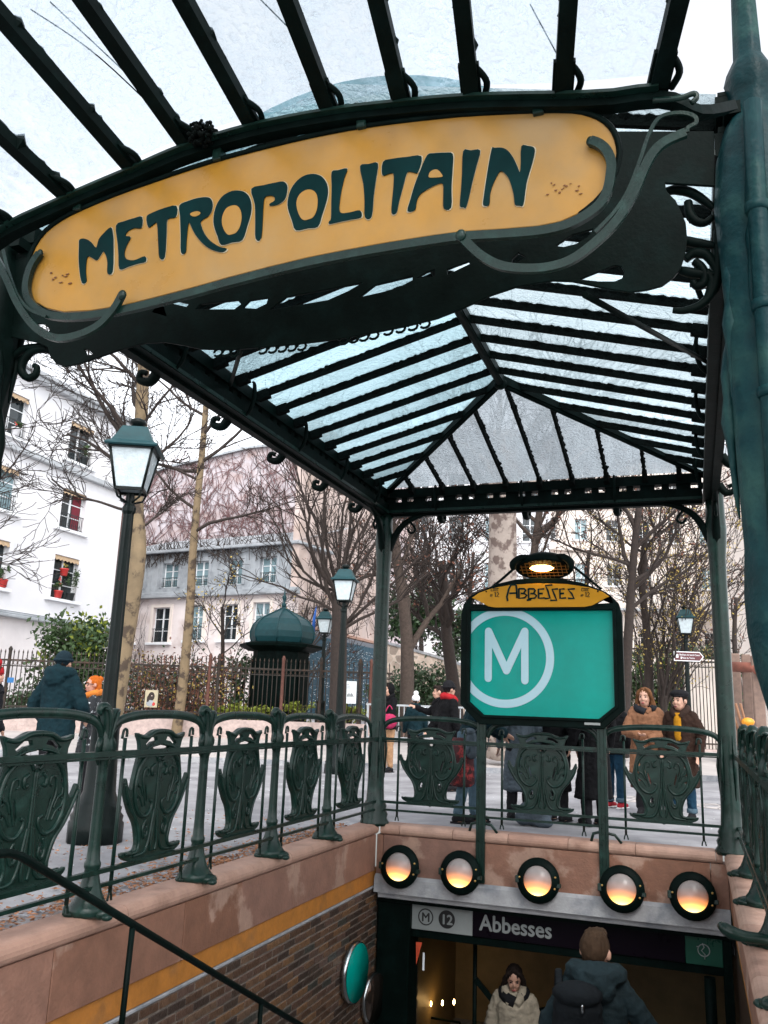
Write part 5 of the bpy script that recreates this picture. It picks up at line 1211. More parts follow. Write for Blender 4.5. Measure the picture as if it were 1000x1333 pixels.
# --- lampposts
M['lantern_glass'] = mat('frosted_lantern_glass', (.55, .63, .66), .25, 0, .15, 14, .2, 60)
def lamppost(P, H, lab, cat='lamppost', k=1.0, rot=.5):
    P = Vector(P); t = thing('lamppost', lab, cat, P, 0, 'lampposts round the square')
    zl = H - .70 * k
    mb = MB(); mb.lathe(P, [(.235 * k, 0), (.235 * k, .16), (.22 * k, .18), (.225 * k, .22), (.2 * k, .25), (.205 * k, .29), (.17 * k, .33), (.14 * k, .42), (.125 * k, .75), (.12 * k, .95), (.135 * k, .98), (.135 * k, 1.02), (.11 * k, 1.06)], 12); mb.build('base', 'lamp_iron', t)
    n = 16; V = []; prof = [(.075, 1.05), (.066, 1.2), (.060, 2.0), (.052, zl - .35), (.05, zl - .2), (.065, zl - .17), (.065, zl - .13), (.045, zl - .1), (.04, zl)]
    for r0, z in prof:
        for j in range(n): a = 2 * PI * j / n; rr = r0 * k * (1 if j % 2 else .86); V.append(P + Vector((rr * math.cos(a), rr * math.sin(a), z)))
    mb = MB(); mb.add(V, [(i * n + j, i * n + (j + 1) % n, (i + 1) * n + (j + 1) % n, (i + 1) * n + j) for i in range(len(prof) - 1) for j in range(n)]); mb.build('shaft', 'lamp_iron', t)
    s2 = math.sqrt(2); r_ = rot + PI / 4
    z0, z1 = zl + .03 * k, zl + .42 * k
    lan = MB(); w0, w1 = .125 * k, .195 * k
    def ring(w, z): return [P + Vector((w * s2 * math.cos(r_ + PI / 2 * j), w * s2 * math.sin(r_ + PI / 2 * j), z)) for j in range(4)]
    a, b = ring(w0, z0), ring(w1, z1)
    for j in range(4):
        lan.tube([a[j], b[j]], .013 * k, 4); lan.bar(a[j], a[(j + 1) % 4], .025 * k, .025 * k); lan.bar(b[j], b[(j + 1) % 4], .03 * k, .03 * k)
        lan.tube([P + UP0 * (zl - .1 * k), (a[j] + P + UP0 * zl) / 2 + (a[j] - P - UP0 * z0) * .3 - UP0 * .06 * k, a[j]], .011 * k, 5)
    lo = lan.build('lantern_frame', 'lamp_iron', t)
    for j in range(4):
        q = MB(); c = (a[j] + b[j] + a[(j + 1) % 4] + b[(j + 1) % 4]) / 4; ins = (P + UP0 * c.z - c) * .05
        q.add([a[j] + ins, a[(j + 1) % 4] + ins, b[(j + 1) % 4] + ins, b[j] + ins], [(0, 1, 2, 3)]); q.build('lantern_pane', 'lantern_glass', lo)
    rf = MB(); rf.lathe(P, [(.235 * k * s2, z1), (.245 * k * s2, z1 + .012), (.235 * k * s2, z1 + .03), (.19 * k * s2, z1 + .06), (.165 * k * s2, z1 + .11), (.12 * k * s2, z1 + .21), (.115 * k * s2, z1 + .22), (.06 * k * s2, z1 + .235)], 4, False, rot=r_)
    rf.build('lantern_roof', 'lamp_teal', t)
    cp = MB(); cp.lathe(P, [(.05 * k, z1 + .23), (.06 * k, z1 + .26), (.085 * k, z1 + .275), (.075 * k, z1 + .31), (.03 * k, z1 + .33)], 10); cp.build('chimney_cap', 'lamp_iron', t)
    return t
lamppost((-1.74, 2.3, 0), 3.80, 'tall dark lamppost with a teal lantern just left of the canopy', k=1.0, rot=.45)
lamppost(lf(-.71, 16.6, 0), 3.9, 'lamppost in front of the pollarded tree, by the white notice', k=1.0, rot=.2)
lamppost(lf(-1.60, 25.0, .32), 3.65, 'far smaller-looking lamppost beside the teal kiosk dome', k=1.0, rot=.2)
P = lf(7.86, 22, .18); lamppost(P, 3.85, 'lamppost on the right carrying the brown direction sign', k=1.0, rot=.1)
ds = thing('direction_sign', 'brown arrow sign with white lettering on the right lamppost', 'sign', P + UP0 * 2.58)
c = P + UP0 * 2.60 - FW0 * .1; q = MB()
def lay(mb, w=0): mb.v = [c + RT0 * v.x - FW0 * v.y + UP0 * v.z for v in mb.v]; return mb
V, F = flat([[(-.36, -.12), (.30, -.12), (.40, 0), (.30, .12), (-.36, .12)]], .02); q.add([(v[0], v[2], v[1]) for v in V], F); lay(q).build('plate_edge', 'white', ds)
V, F = flat([[(-.345, -.10), (.29, -.10), (.375, 0), (.29, .10), (-.345, .10)]], .02); q = MB(); q.add([(v[0], v[2] + .004, v[1]) for v in V], F); lay(q).build('plate', mat('brown_sign', (.09, .015, .02), .4), ds)
for body, z in (('Basilique du Sacré-Coeur', .02), ('Place du Tertre', -.06)):
    V, F = text_flat(body, .062, .002); q = MB(); q.add([(v[0] * .82 - .22 + (0 if z > 0 else .06), v[2] + .017, v[1] + z) for v in V], F); lay(q).build('lettering', 'white', ds)
q = MB().box(-.31, -.25, .0155, .0175, -.04, .05); lay(q).build('pictogram', 'white', ds)
q = MB().box(-.19, -.17, .0155, .0175, -.07, -.01); lay(q).build('pictogram', 'white', ds)

# --- bare trees
def tree(name, lab, path, r0, r1, seed, limbs, bark='bark', L=2.2, lev=3, kids=5, tw=None, up=.25, twig='bark_dark', leaf=None, nleaf=0, lsize=.08, spread=1.0, group='trees round the square', rmin=.006, limbs_in_trunk=True):
    r_ = random.Random(seed); tr = MB(); cr = MB(); lf_ = MB()
    P = catmull(path, 5); n = len(P)
    rs = [r0 + (r1 - r0) * (i / (n - 1)) ** .8 for i in range(n)]
    tr.tube(P, rs, 9)
    tips = []
    def grow(p, d, Ln, r, lv):
        pts = [p.copy()]; seg = 5 if lv == 0 else 4; q = p.copy(); dd = d.copy(); kid = []
        for i in range(seg):
            dd = (dd + Vector((r_.gauss(0, .22), r_.gauss(0, .22), r_.gauss(0, .18) + up * .25))).normalized()
            q = q + dd * (Ln / seg); pts.append(q.copy()); kid.append((q.copy(), dd.copy(), (i + 1) / seg))
        tgt = tr if lv == 0 and limbs_in_trunk else cr
        tgt.tube(pts, [r, max(rmin, r * .35)], 6 if lv == 0 else 4 if lv == 1 else 3, caps=False)
        if lv < lev:
            for k in range(kids):
                q, dd2, t = r_.choice(kid[0:] if lv else kid)
                ax = Vector((r_.gauss(0, 1), r_.gauss(0, 1), r_.gauss(0, .8))).normalized()
                nd = (dd2 + ax * r_.uniform(.5, .95) * spread).normalized()
                grow(q, nd, Ln * r_.uniform(.42, .68), max(rmin, r * (.55 - .25 * t)), lv + 1)
        else: tips.extend(pts[1:])
    for lm in limbs:
        t, dr, LL, rr = lm
        i = min(n - 1, int(t * (n - 1))); grow(P[i], Vector(dr).normalized(), LL, rr, 0)
    if leaf:
        for k in range(nleaf):
            q = r_.choice(tips) + Vector((r_.gauss(0, .07), r_.gauss(0, .07), r_.gauss(0, .07)))
            a = Vector((r_.gauss(0, 1), r_.gauss(0, 1), r_.gauss(0, 1))).normalized(); b = a.orthogonal().normalized(); s_ = lsize * r_.uniform(.5, 1.2)
            lf_.add([q - a * s_ * .5, q + b * s_ * .3, q + a * s_ * .5, q - b * s_ * .3], [(0, 1, 2, 3)])
    t = thing(name, lab, 'tree', P[0], 0, group)
    tr.build('trunk', bark, t); stuff(cr.build('crown', twig, t))
    if leaf: stuff(lf_.build('buds', leaf, t))
    return t
def auto(n, seed, t0, t1, L0, L1, r, el=(.2, .9), az=None):
    r_ = random.Random(seed); o = []
    for i in range(n):
        a = r_.uniform(0, 2 * PI) if az is None else r_.uniform(*az); e = r_.uniform(*el)
        d = RT0 * (math.cos(a) * math.cos(e)) + FW0 * (math.sin(a) * math.cos(e)) + UP0 * math.sin(e)
        o.append((r_.uniform(t0, t1), d, r_.uniform(L0, L1), r * r_.uniform(.7, 1.2)))
    return o
def pth(dep, *pts): return [aD(dep, *p) for p in pts]
tree('plane_tree', 'mottled plane tree trunk just right of the big left lamppost', pth(17, (132, 990), (150, 915), (160, 850), (172, 780), (180, 715), (177, 655), (181, 600), (184, 540), (187, 480), (192, 400)), .21, .11, 1,
     [(.62, (-1, .1, .5), 2.6, .06), (.70, (-.9, -.3, .6), 2.6, .05), (.72, (-.8, .4, .25), 2.9, .06), (.55, (-1, -.2, .15), 1.8, .035), (.78, (-.7, .3, .7), 2.2, .05), (.66, (.8, .3, .3), 1.7, .04), (.75, (.7, -.2, .6), 1.8, .04), (.85, (-.6, -.5, .6), 2.0, .04), (.5, (.6, .4, .4), 1.0, .03)], 'bark_plane', kids=5, rmin=.007, limbs_in_trunk=False)
tree('plane_tree', 'slim pale tree trunk midway between the left lamppost and the kiosk', pth(23, (226, 975), (235, 915), (242, 850), (248, 780), (251, 720), (257, 650), (263, 590), (268, 530), (272, 480)), .155, .07, 2,
     [(.55, (.9, -.1, .45), 2.6, .05), (.60, (-.9, -.1, .5), 2.5, .05), (.72, (-.9, .3, .35), 3.0, .06), (.74, (.9, .3, .5), 3.0, .05), (.80, (.8, -.3, .3), 2.6, .05), (.86, (-.7, .2, .5), 2.6, .05), (.68, (-.8, -.4, .3), 2.2, .04), (.9, (.6, .2, .8), 2.4, .04)], 'bark_plane', kids=5, rmin=.008, limbs_in_trunk=False)
lm = []
r_ = random.Random(44)
for i in range(20):
    a = -1.25 + 2.3 * i / 19 + r_.uniform(-.06, .06)
    lm.append((r_.choice((.62, .75, .85, .95, 1.0)), RT0 * math.sin(a) * 1.05 + UP0 * math.cos(a) + FW0 * r_.uniform(-.35, .35), r_.uniform(2.8, 4.0), r_.uniform(.035, .065)))
tree('pollarded_tree', 'dark pollarded tree with whip-like branches fanning out behind the kiosk lamp', pth(22, (437, 975), (440, 900), (441, 840), (442, 800), (440, 770)), .24, .19, 3, lm, 'bark_dark', kids=4, lev=2, spread=.55, up=.5, rmin=.008)
tree('forked_tree', 'bare forked tree at the centre, left of the teal sign', pth(25, (527, 985), (530, 900), (530, 840), (526, 790), (520, 750), (513, 705), (505, 660)), .24, .12, 4,
     [(.30, (.45, 0, .9), 3.0, .12), (.45, (.4, .2, .9), 2.8, .08), (.6, (-.6, 0, .7), 2.0, .06), (.7, (.6, .2, .8), 2.5, .06), (.75, (.1, -.3, 1), 2.4, .05), (.85, (.6, -.2, .7), 2.4, .05), (.9, (-.4, .2, .9), 2, .05)], 'bark', kids=5, leaf='leaf_rust', nleaf=700, lsize=.14, rmin=.009)
tree('leaning_tree', 'dark leaning tree trunk close to the left edge of the teal sign', pth(28, (597, 960), (592, 905), (586, 860), (581, 820), (580, 780), (575, 730)), .26, .14, 5, auto(9, 55, .4, 1, 2.2, 3.6, .08, (.3, 1.1)), 'bark_dark', kids=5, leaf='leaf_rust', nleaf=500, lsize=.12, rmin=.009)
tree('big_plane_tree', 'thick pale mottled trunk directly behind the top of the teal sign', pth(19, (652, 985), (653, 880), (654, 790), (655, 720), (655, 650), (656, 560)), .36, .30, 6, auto(7, 66, .75, 1, 2.5, 4, .1, (.3, .9)), 'bark_pale', kids=5, rmin=.009)
tree('bare_tree', 'slender bare tree rising behind the lamp of the teal sign', pth(24, (700, 985), (700, 880), (697, 790), (695, 730), (702, 670), (706, 620)), .16, .09, 7, auto(9, 77, .45, 1, 2.2, 3.6, .06, (.35, 1.1)), 'bark', kids=5, leaf='leaf_rust', nleaf=600, lsize=.14, rmin=.009)
tree('bare_tree', 'bare tree with long rising limbs just right of the teal sign', pth(21, (812, 985), (815, 900), (818, 830), (822, 770), (826, 715), (832, 660)), .145, .08, 8,
     [(.55, (.75, .1, .55), 3.2, .055), (.62, (.9, -.2, .45), 3.0, .05), (.7, (-.6, .2, .8), 2.6, .06), (.8, (.6, .3, .8), 2.6, .06), (.9, (-.3, -.2, 1), 2.4, .06), (.75, (-.9, 0, .5), 2.4, .05), (.66, (.7, .3, .3), 2.8, .06)], 'bark_dark', kids=4, leaf='leaf_rust', nleaf=350, lsize=.09, rmin=.008)
tree('bare_tree', 'second slim bare trunk behind the right edge of the teal sign', pth(23, (840, 985), (845, 890), (842, 820), (836, 760), (840, 700)), .14, .08, 18, auto(6, 88, .35, 1, 2.0, 3.2, .04, (.4, 1.2)), 'bark_dark', kids=4, leaf='leaf_rust', nleaf=700, lsize=.12, rmin=.009)
tree('flowering_shrub', 'tall shrub of many stems with yellow buds near the right lamppost', pth(22.5, (862, 985), (864, 940), (866, 905)), .10, .08, 9,
     [(r_.uniform(.3, 1), (r_.uniform(-.55, .6), r_.uniform(-.4, .4), 1), r_.uniform(2.6, 4.0), .04) for _ in range(11)], 'bark_dark', kids=4, spread=.6, leaf='leaf_yellow', nleaf=2600, lsize=.075, rmin=.007, up=.4)
tree('bare_shrub', 'small bare tree with a few ochre leaves in front of the mansard house', pth(27, (287, 965), (289, 900), (290, 840), (289, 790)), .09, .05, 10, auto(8, 99, .35, 1, 1.2, 2.0, .025, (.3, 1.2)), 'bark_dark', kids=4, leaf='leaf_yellow', nleaf=220, lsize=.10, rmin=.007)
tree('bare_tree', 'bare tree close to the left photo edge reaching over the white building', [lf(-9.6, 15, 0), lf(-9.3, 15, 2.2), lf(-8.9, 15, 4.2), lf(-8.5, 15, 6.0)], .18, .09, 13,
     [(.6, (.9, .2, .5), 2.4, .06), (.7, (.8, .4, .7), 2.4, .05), (.85, (.9, .3, .35), 2.4, .05), (.95, (.7, .2, .8), 2.2, .05), (1, (.2, 0, 1), 2, .05), (.5, (.9, .1, .3), 2.0, .04)], 'bark', kids=5, rmin=.006)
for k, (px_, dep, h, sd_) in enumerate(((905, 30, 6, 4), (765, 32, 7.5, 5), (610, 36, 8, 6), (395, 38, 5, 7), (960, 33, 6, 8), (545, 40, 9.5, 9))):
    c = aD(dep, px_, 900); labs = ['thin bare tree beyond the railing left of the right column', 'tall bare tree in the thicket behind the right half of the teal sign', 'rust-tinged bare tree above the rubble wall', 'bare tree between kiosk dome and mansard house', 'bare tree seen right of the right rear column', 'tall bare tree high behind the forked tree']
    tree('bare_tree', labs[k], [(c.x, c.y, .5), (c.x + .1, c.y, h * .35), (c.x, c.y, h * .7), (c.x + .15, c.y, h)], .16, .07, 120 + k, auto(9, 200 + k, .3, 1, 2.0, 3.4, .05, (.25, 1.2)), 'bark_dark', kids=4, leaf='leaf_rust', nleaf=500 if k != 3 else 100, lsize=.12, rmin=.010)

# --- evergreen bushes, shrubs
def bush(lab, c, rad, n, size, mt='leaf_ever', extra=None, seed=1, name='evergreen_bush'):
    t = thing(name, lab, 'bush', (c[0], c[1], c[2] - rad[2]), 0, 'bushes behind the railings')
    stuff(leaves(n, c, rad, size, seed=seed).build('foliage', mt, t))
    st_ = MB()
    for k in range(5): a = k * 1.3; st_.tube([(c[0], c[1], c[2] - rad[2] * 1.1), (c[0] + rad[0] * .3 * math.cos(a), c[1] + rad[1] * .3 * math.sin(a), c[2]), (c[0] + rad[0] * .6 * math.cos(a), c[1] + rad[1] * .6 * math.sin(a), c[2] + rad[2] * .7)], [.05, .01], 5)
    st_.build('stem', 'bark_dark', t)
    if extra: stuff(leaves(extra[1], c, rad, size * .9, seed=seed + 50).build('blossom', extra[0], t))
bush('dark evergreen bush rising over the railing behind the hooded man', aD(26, 100, 850), (1.25, .8, 1.1), 4200, .17, 'leaf_green', ('leaf_lime', 500), 1)
bush('low bush with white blossom behind the railing at the far left', aD(25.6, 40, 925), (1.3, .6, .75), 2200, .14, 'leaf_ever', ('petal_white', 260), 2)
bush('dark ivy-like bush behind the railing below the red-haired woman', aD(25.6, 110, 925), (.8, .5, .8), 1800, .14, 'leaf_ever', None, 3)
bush('tangle of brown and ochre shrub behind the railing right of the slim trunk', aD(26, 235, 900), (2.1, .7, 1.2), 3200, .10, 'leaf_rust', ('leaf_yellow', 600), 4)
bush('dark thicket behind the railing between the two pale trunks', aD(27.5, 215, 905), (2.2, .6, 1.1), 4200, .13, 'leaf_ever', ('leaf_rust', 900), 41)
bush('green bush between the slim trunk and the kiosk', aD(26.2, 312, 890), (.5, .5, 1.0), 1300, .12, 'leaf_ever', None, 5)
for k, (x, y, rx) in enumerate(((320, 928, .9), (385, 925, .55), (455, 928, .55), (290, 930, .6))):
    bush(['low lime-green plant at the foot of the kiosk, left side', 'low lime-green plant in front of the kiosk', 'low lime-green plant under the white notice sheet', 'low ochre-green plant at the railing post'][k], aD(24.9, x, y), (rx, .3, .28), 700, .10, 'leaf_lime', None, 10 + k, 'low_plant')
bush('broad dark evergreen behind the left forked trunk', aD(37, 543, 795), (1.5, 1.0, 1.3), 2600, .22, 'leaf_ever', None, 20)
bush('dark glossy evergreen standing in front of the rubble wall', aD(31, 548, 905), (1.1, .8, 1.1), 3200, .15, 'leaf_ever', None, 21)
bush('dark evergreen left of the leaning trunk by the teal sign', aD(36, 605, 830), (1.5, .8, 1.3), 2400, .2, 'leaf_ever', None, 22)
bush('dark evergreen low behind the rear left column', aD(33, 505, 910), (.9, .6, .8), 1500, .15, 'leaf_ever', None, 23)
bush('olive hedge behind the tall railing right of the teal sign', aD(28, 850, 890), (2.2, .7, 1.3), 3600, .16, 'leaf_green', ('leaf_lime', 600), 24)
bush('small green shrub at the foot of the cream apartment block', aD(34, 930, 865), (1.6, .6, .7), 1300, .16, 'leaf_ever', None, 25)

# --- ground details: cobbles, dead leaves, service cover
cb = MB().bevbox(-.055, .055, -.055, .055, -.03, .012, .012).mesh('cobble', 'cobble')
ct = thing('cobble_strip', 'strip of grey cobbles with dead leaves beside the left coping', 'paving', (-.36, 1.6, 0))
struct(MB().box(-.62, -.14, -1.6, 4.9, -.06, -.0121).build('gutter_bed', 'mortar'))
r_ = random.Random(2)
cs_ = sorted([(-.6 + .115 * (i + .5), -1.2 + .118 * (k + .5 * (i % 2))) for i in range(4) for k in range(52)], key=lambda q: q[1])
for x, y in cs_:
    o = put('cobble', cb, ct, (x + .36 + r_.uniform(-.006, .006), y - 1.6, -.006 + r_.uniform(-.004, .006))); o.rotation_euler.z = r_.uniform(-.08, .08)
dl = MB()
for i in range(2600):
    y = r_.uniform(-.6, 4.5); x = -.17 - abs(r_.gauss(0, .2)) if r_.random() < .8 else -r_.uniform(.15, 2.2); s_ = r_.uniform(.012, .028); z = .016 + r_.uniform(0, .02); a = r_.uniform(0, 6.3)
    if r_.random() < .45: y = r_.choice((.35, 1.5, 1.9, 2.8, 3.6)) + r_.gauss(0, .22)
    dx, dy = s_ * math.cos(a), s_ * math.sin(a); t1, t2 = r_.uniform(-.008, .012), r_.uniform(-.008, .012)
    dl.add([(x - dx, y - dy, z), (x + dy * .5, y - dx * .5, z + t1), (x + dx, y + dy, z + t2), (x - dy * .5, y + dx * .5, z)], [(0, 1, 2, 3)])
dl_ = stuff(dl.build('dead_leaves', 'leaf_dead')); dl_['label'] = 'rust brown dead leaves scattered over the cobbles by the left balustrade'; dl_['category'] = 'dead leaves'
lt_ = MB(); r_ = random.Random(77)
for i in range(520):
    x = r_.uniform(-9, 8); y = r_.uniform(5.0, 15); s_ = r_.uniform(.008, .03); a = r_.uniform(0, 6.3); dx, dy = s_ * math.cos(a), s_ * math.sin(a)
    if i < 180: x = r_.uniform(-6, -.7); y = r_.uniform(-1, 9)
    lt_.add([(x - dx, y - dy, .004), (x + dy * .5, y - dx * .5, .006), (x + dx, y + dy, .005), (x - dy * .5, y + dx * .5, .008)], [(0, 1, 2, 3)])
o = stuff(lt_.build('litter', 'notice')); o['label'] = 'tiny pale scraps of litter scattered over the asphalt square'; o['category'] = 'litter'
for (x, y, r0, lab) in ((2.35, 9.9, .5, 'pale round inlaid cover in the square behind the woman in the camel coat'), (3.55, 9.6, .42, 'faint round cover in the square right of the woman in the beret')):
    t = thing('paving_cover', lab, 'manhole cover', (x, y, .003))
    mb = MB(); mb.lathe((x, y, 0), [(r0, .002), (r0, .008), (r0 * .2, .010)], 28, False); mb.build('cover', 'paving', t)
    for k in range(12):
        a = k * PI / 6; mb = MB(); mb.bar((x + r0 * .25 * math.cos(a), y + r0 * .25 * math.sin(a), .012), (x + r0 * .9 * math.cos(a + .25), y + r0 * .9 * math.sin(a + .25), .012), .03, .004); mb.build('inlay', 'cobble', t)

# --- clear rubbish bag on its stand, timber posts, crowd barrier
bg_ = thing('rubbish_bag_stand', 'clear rubbish bag on a metal hoop stand right of the two women', 'bin', lf(9.0, 22, .18))
c = lf(9.0, 22, .18)
M['clear_bag'] = glass_mat('clear_plastic_bag', (.8, .84, .87), .55, (.55, .58, .62), 8, 1.0, .4)
mb = MB(); mb.lathe(c, [(.3, 1.12), (.31, .95), (.36, .6), (.35, .3), (.25, .12), (.05, .08)], 14); mb.build('bag', 'clear_bag', bg_)
mb = MB(); mb.tube([c + Vector((.31 * math.cos(a), .31 * math.sin(a), 1.13)) for a in [k * PI / 8 for k in range(17)]], .02, 5)
for a in (.3, 1.9, 3.4, 5): mb.tube([c + Vector((.33 * math.cos(a), .33 * math.sin(a), 1.13)), c + Vector((.42 * math.cos(a), .42 * math.sin(a), .02))], .014, 5)
mb.build('stand', 'lamp_iron', bg_)
r_ = random.Random(4); mb = MB()
for k in range(24): mb.ell(c + Vector((r_.uniform(-.22, .22), r_.uniform(-.22, .22), r_.uniform(.2, .65))), .09, .09, .07, 6, 5)
mb.build('rubbish', 'concrete', bg_)
mb = MB(); mb.ell(c + Vector((.1, -.22, .85)), .1, .06, .12, 6, 5); mb.build('red_wrapper', 'pot_red', bg_)
for k, (px_, dep, z1, w) in enumerate(((962, 17, 2.55, .17), (976, 16.5, 2.5, .17), (990, 16, 2.45, .2))):
    q = aD(dep, px_, 940); o = MB().bevbox(q.x - w / 2, q.x + w / 2, q.y - w / 2, q.y + w / 2, 0, z1, .02).build('timber_post', 'wood')
    tag(o, ['pale timber post nearest the right rear column', 'middle timber post beyond the right balustrade', 'timber post closest to the right photo edge'][k], 'post')
q0, q1 = aD(16.8, 955, 868), aD(15.8, 1003, 878); mb = MB(); mb.tube([q0, (q0 + q1) / 2 + UP0 * .06, q1], .1, 9); tag(mb.build('round_beam', mat('rust_red_timber', (.26, .09, .06), .8, 0, .3, 8)), 'rust-red round beam across the timber posts at the right edge', 'beam')
for k, (px0, px1) in enumerate(((958, 950), (964, 958), (969, 964))):
    mb = MB(); mb.tube([aD(13.5, px0 + 8, 965), aD(13.5, px1, 916)], .02, 5); tag(mb.build('broom_handle', mat('orange_wood_%d' % k, (.26, .13, .07), .7)), ['leftmost tan pole leaning behind the right balustrade', 'middle tan pole leaning behind the right balustrade', 'rightmost tan pole leaning behind the right balustrade'][k], 'pole')
mb = MB(); mb.ell(aD(13.4, 974, 940), .10, .08, .07, 10, 6); tag(mb.build('yellow_bag', mat('yellow_plastic', (.75, .30, .02), .4)), 'small orange-yellow bag behind the top of the right balustrade', 'bag')
cbz = thing('barrier', 'grey street barrier behind the people left of the teal sign', 'barrier', lf(1.5, 24, .25))
b0, b1 = lf(-.3, 24, 0), lf(3.1, 24, 0); U = (b1 - b0).normalized()
for z in (1.32, .45): mb = MB(); mb.bar(b0 + UP0 * z, b1 + UP0 * z, .05, .05); mb.build('barrier_rail', 'cornice', cbz)
bme = MB().tube([(0, 0, .45), (0, 0, 1.32)], .016, 5).mesh('barrier_bar', 'cornice')
for i in range(24): put('barrier_bar', bme, cbz, b0 + U * (.07 + .14 * i) - cbz.location)
for i in range(3): mb = MB(); mb.tube([b0 + U * (.05 + 1.65 * i) + UP0 * .2, b0 + U * (.05 + 1.65 * i) + UP0 * 1.32], .03, 6); mb.build('barrier_post', 'cornice', cbz)
c = lf(1.17, 23.9, 1.12); mb = MB(); mb.bar(c - RT0 * .18, c + RT0 * .18, .02, .36); tag(mb.build('notice_sheet', 'notice'), 'small white notice sheet fixed to the street barrier', 'notice')

# ================================================================== PEOPLE
M['skin'] = mat('light_skin', (.50, .28, .20), .5, 0, .08, 8)
M['skin_red'] = mat('rosy_skin', (.52, .26, .19), .5, 0, .08, 8)
M['eye'] = mat('dark_eye', (.015, .012, .012), .2)
M['lip'] = mat('red_lip', (.32, .06, .06), .4)
M['lip_dark'] = mat('dark_lip', (.14, .015, .03), .35)
def cloth(name, c, **k): M[name] = mat(name, c, k.pop('rough', .85), 0, k.pop('var', .25), k.pop('vs', 14), k.pop('bump', .5), k.pop('bs', 22), spec=.15, **k)
for nm, c in (('hair_dark', (.018, .012, .010)), ('hair_brown', (.045, .026, .015)), ('hair_auburn', (.13, .058, .026)), ('hair_ginger', (.42, .10, .012)), ('navy_coat', (.004, .018, .024)), ('black_coat', (.004, .004, .005)), ('dark_coat', (.015, .016, .02)),
              ('camel_coat', (.22, .105, .058)), ('brown_coat', (.026, .013, .009)), ('fur_brown', (.03, .017, .013)), ('mustard', (.40, .18, .010)), ('jeans', (.07, .115, .15)), ('jeans_blue', (.008, .035, .065)), ('black_cloth', (.01, .01, .012)), ('tan_cloth', (.35, .20, .11)), ('white_jacket', (.30, .26, .20)),  # white_jacket: lintel shade painted into the cloth colour
              ('green_grey_jacket', (.012, .022, .026)), ('pack_black', (.006, .008, .010)), ('pink_cloth', (.38, .03, .09)), ('orange_scarf', (.55, .17, .03)), ('white_wool', (.75, .75, .76)), ('red_cloth', (.34, .015, .02)), ('grey_cloth', (.075, .095, .115)), ('brown_skirt', (.09, .03, .025)), ('shoe_black', (.012, .012, .014)), ('shoe_red', (.34, .02, .03)), ('white_sole', (.7, .7, .7)), ('beanie', (.008, .02, .028))): cloth(nm, c)
M['patterned_coat'] = mat('black_white_patterned_coat', (.012, .014, .018), .8, 0, .2, 10, .3, 20, col2=(.55, .58, .6), c2s=17, c2t=.60, c2w=.02)
M['plaid_red'] = mat('red_plaid_shirt', (.06, .012, .015), .85, 0, .2, 10, .3, 20, col2=(.42, .05, .05), c2s=14, c2t=.56, c2w=.05)
def cap(mb, p, q, r1, r2, n=8):
    p, q = Vector(p), Vector(q); d = (q - p)
    mb.tube([p + d * t for t in (0, .33, .67, 1)], [r1, r1 + (r2 - r1) * .33, r1 + (r2 - r1) * .67, r2], n)
    mb.ell(p, r1, r1, r1, n, 6); mb.ell(q, r2, r2, r2, n, 6)
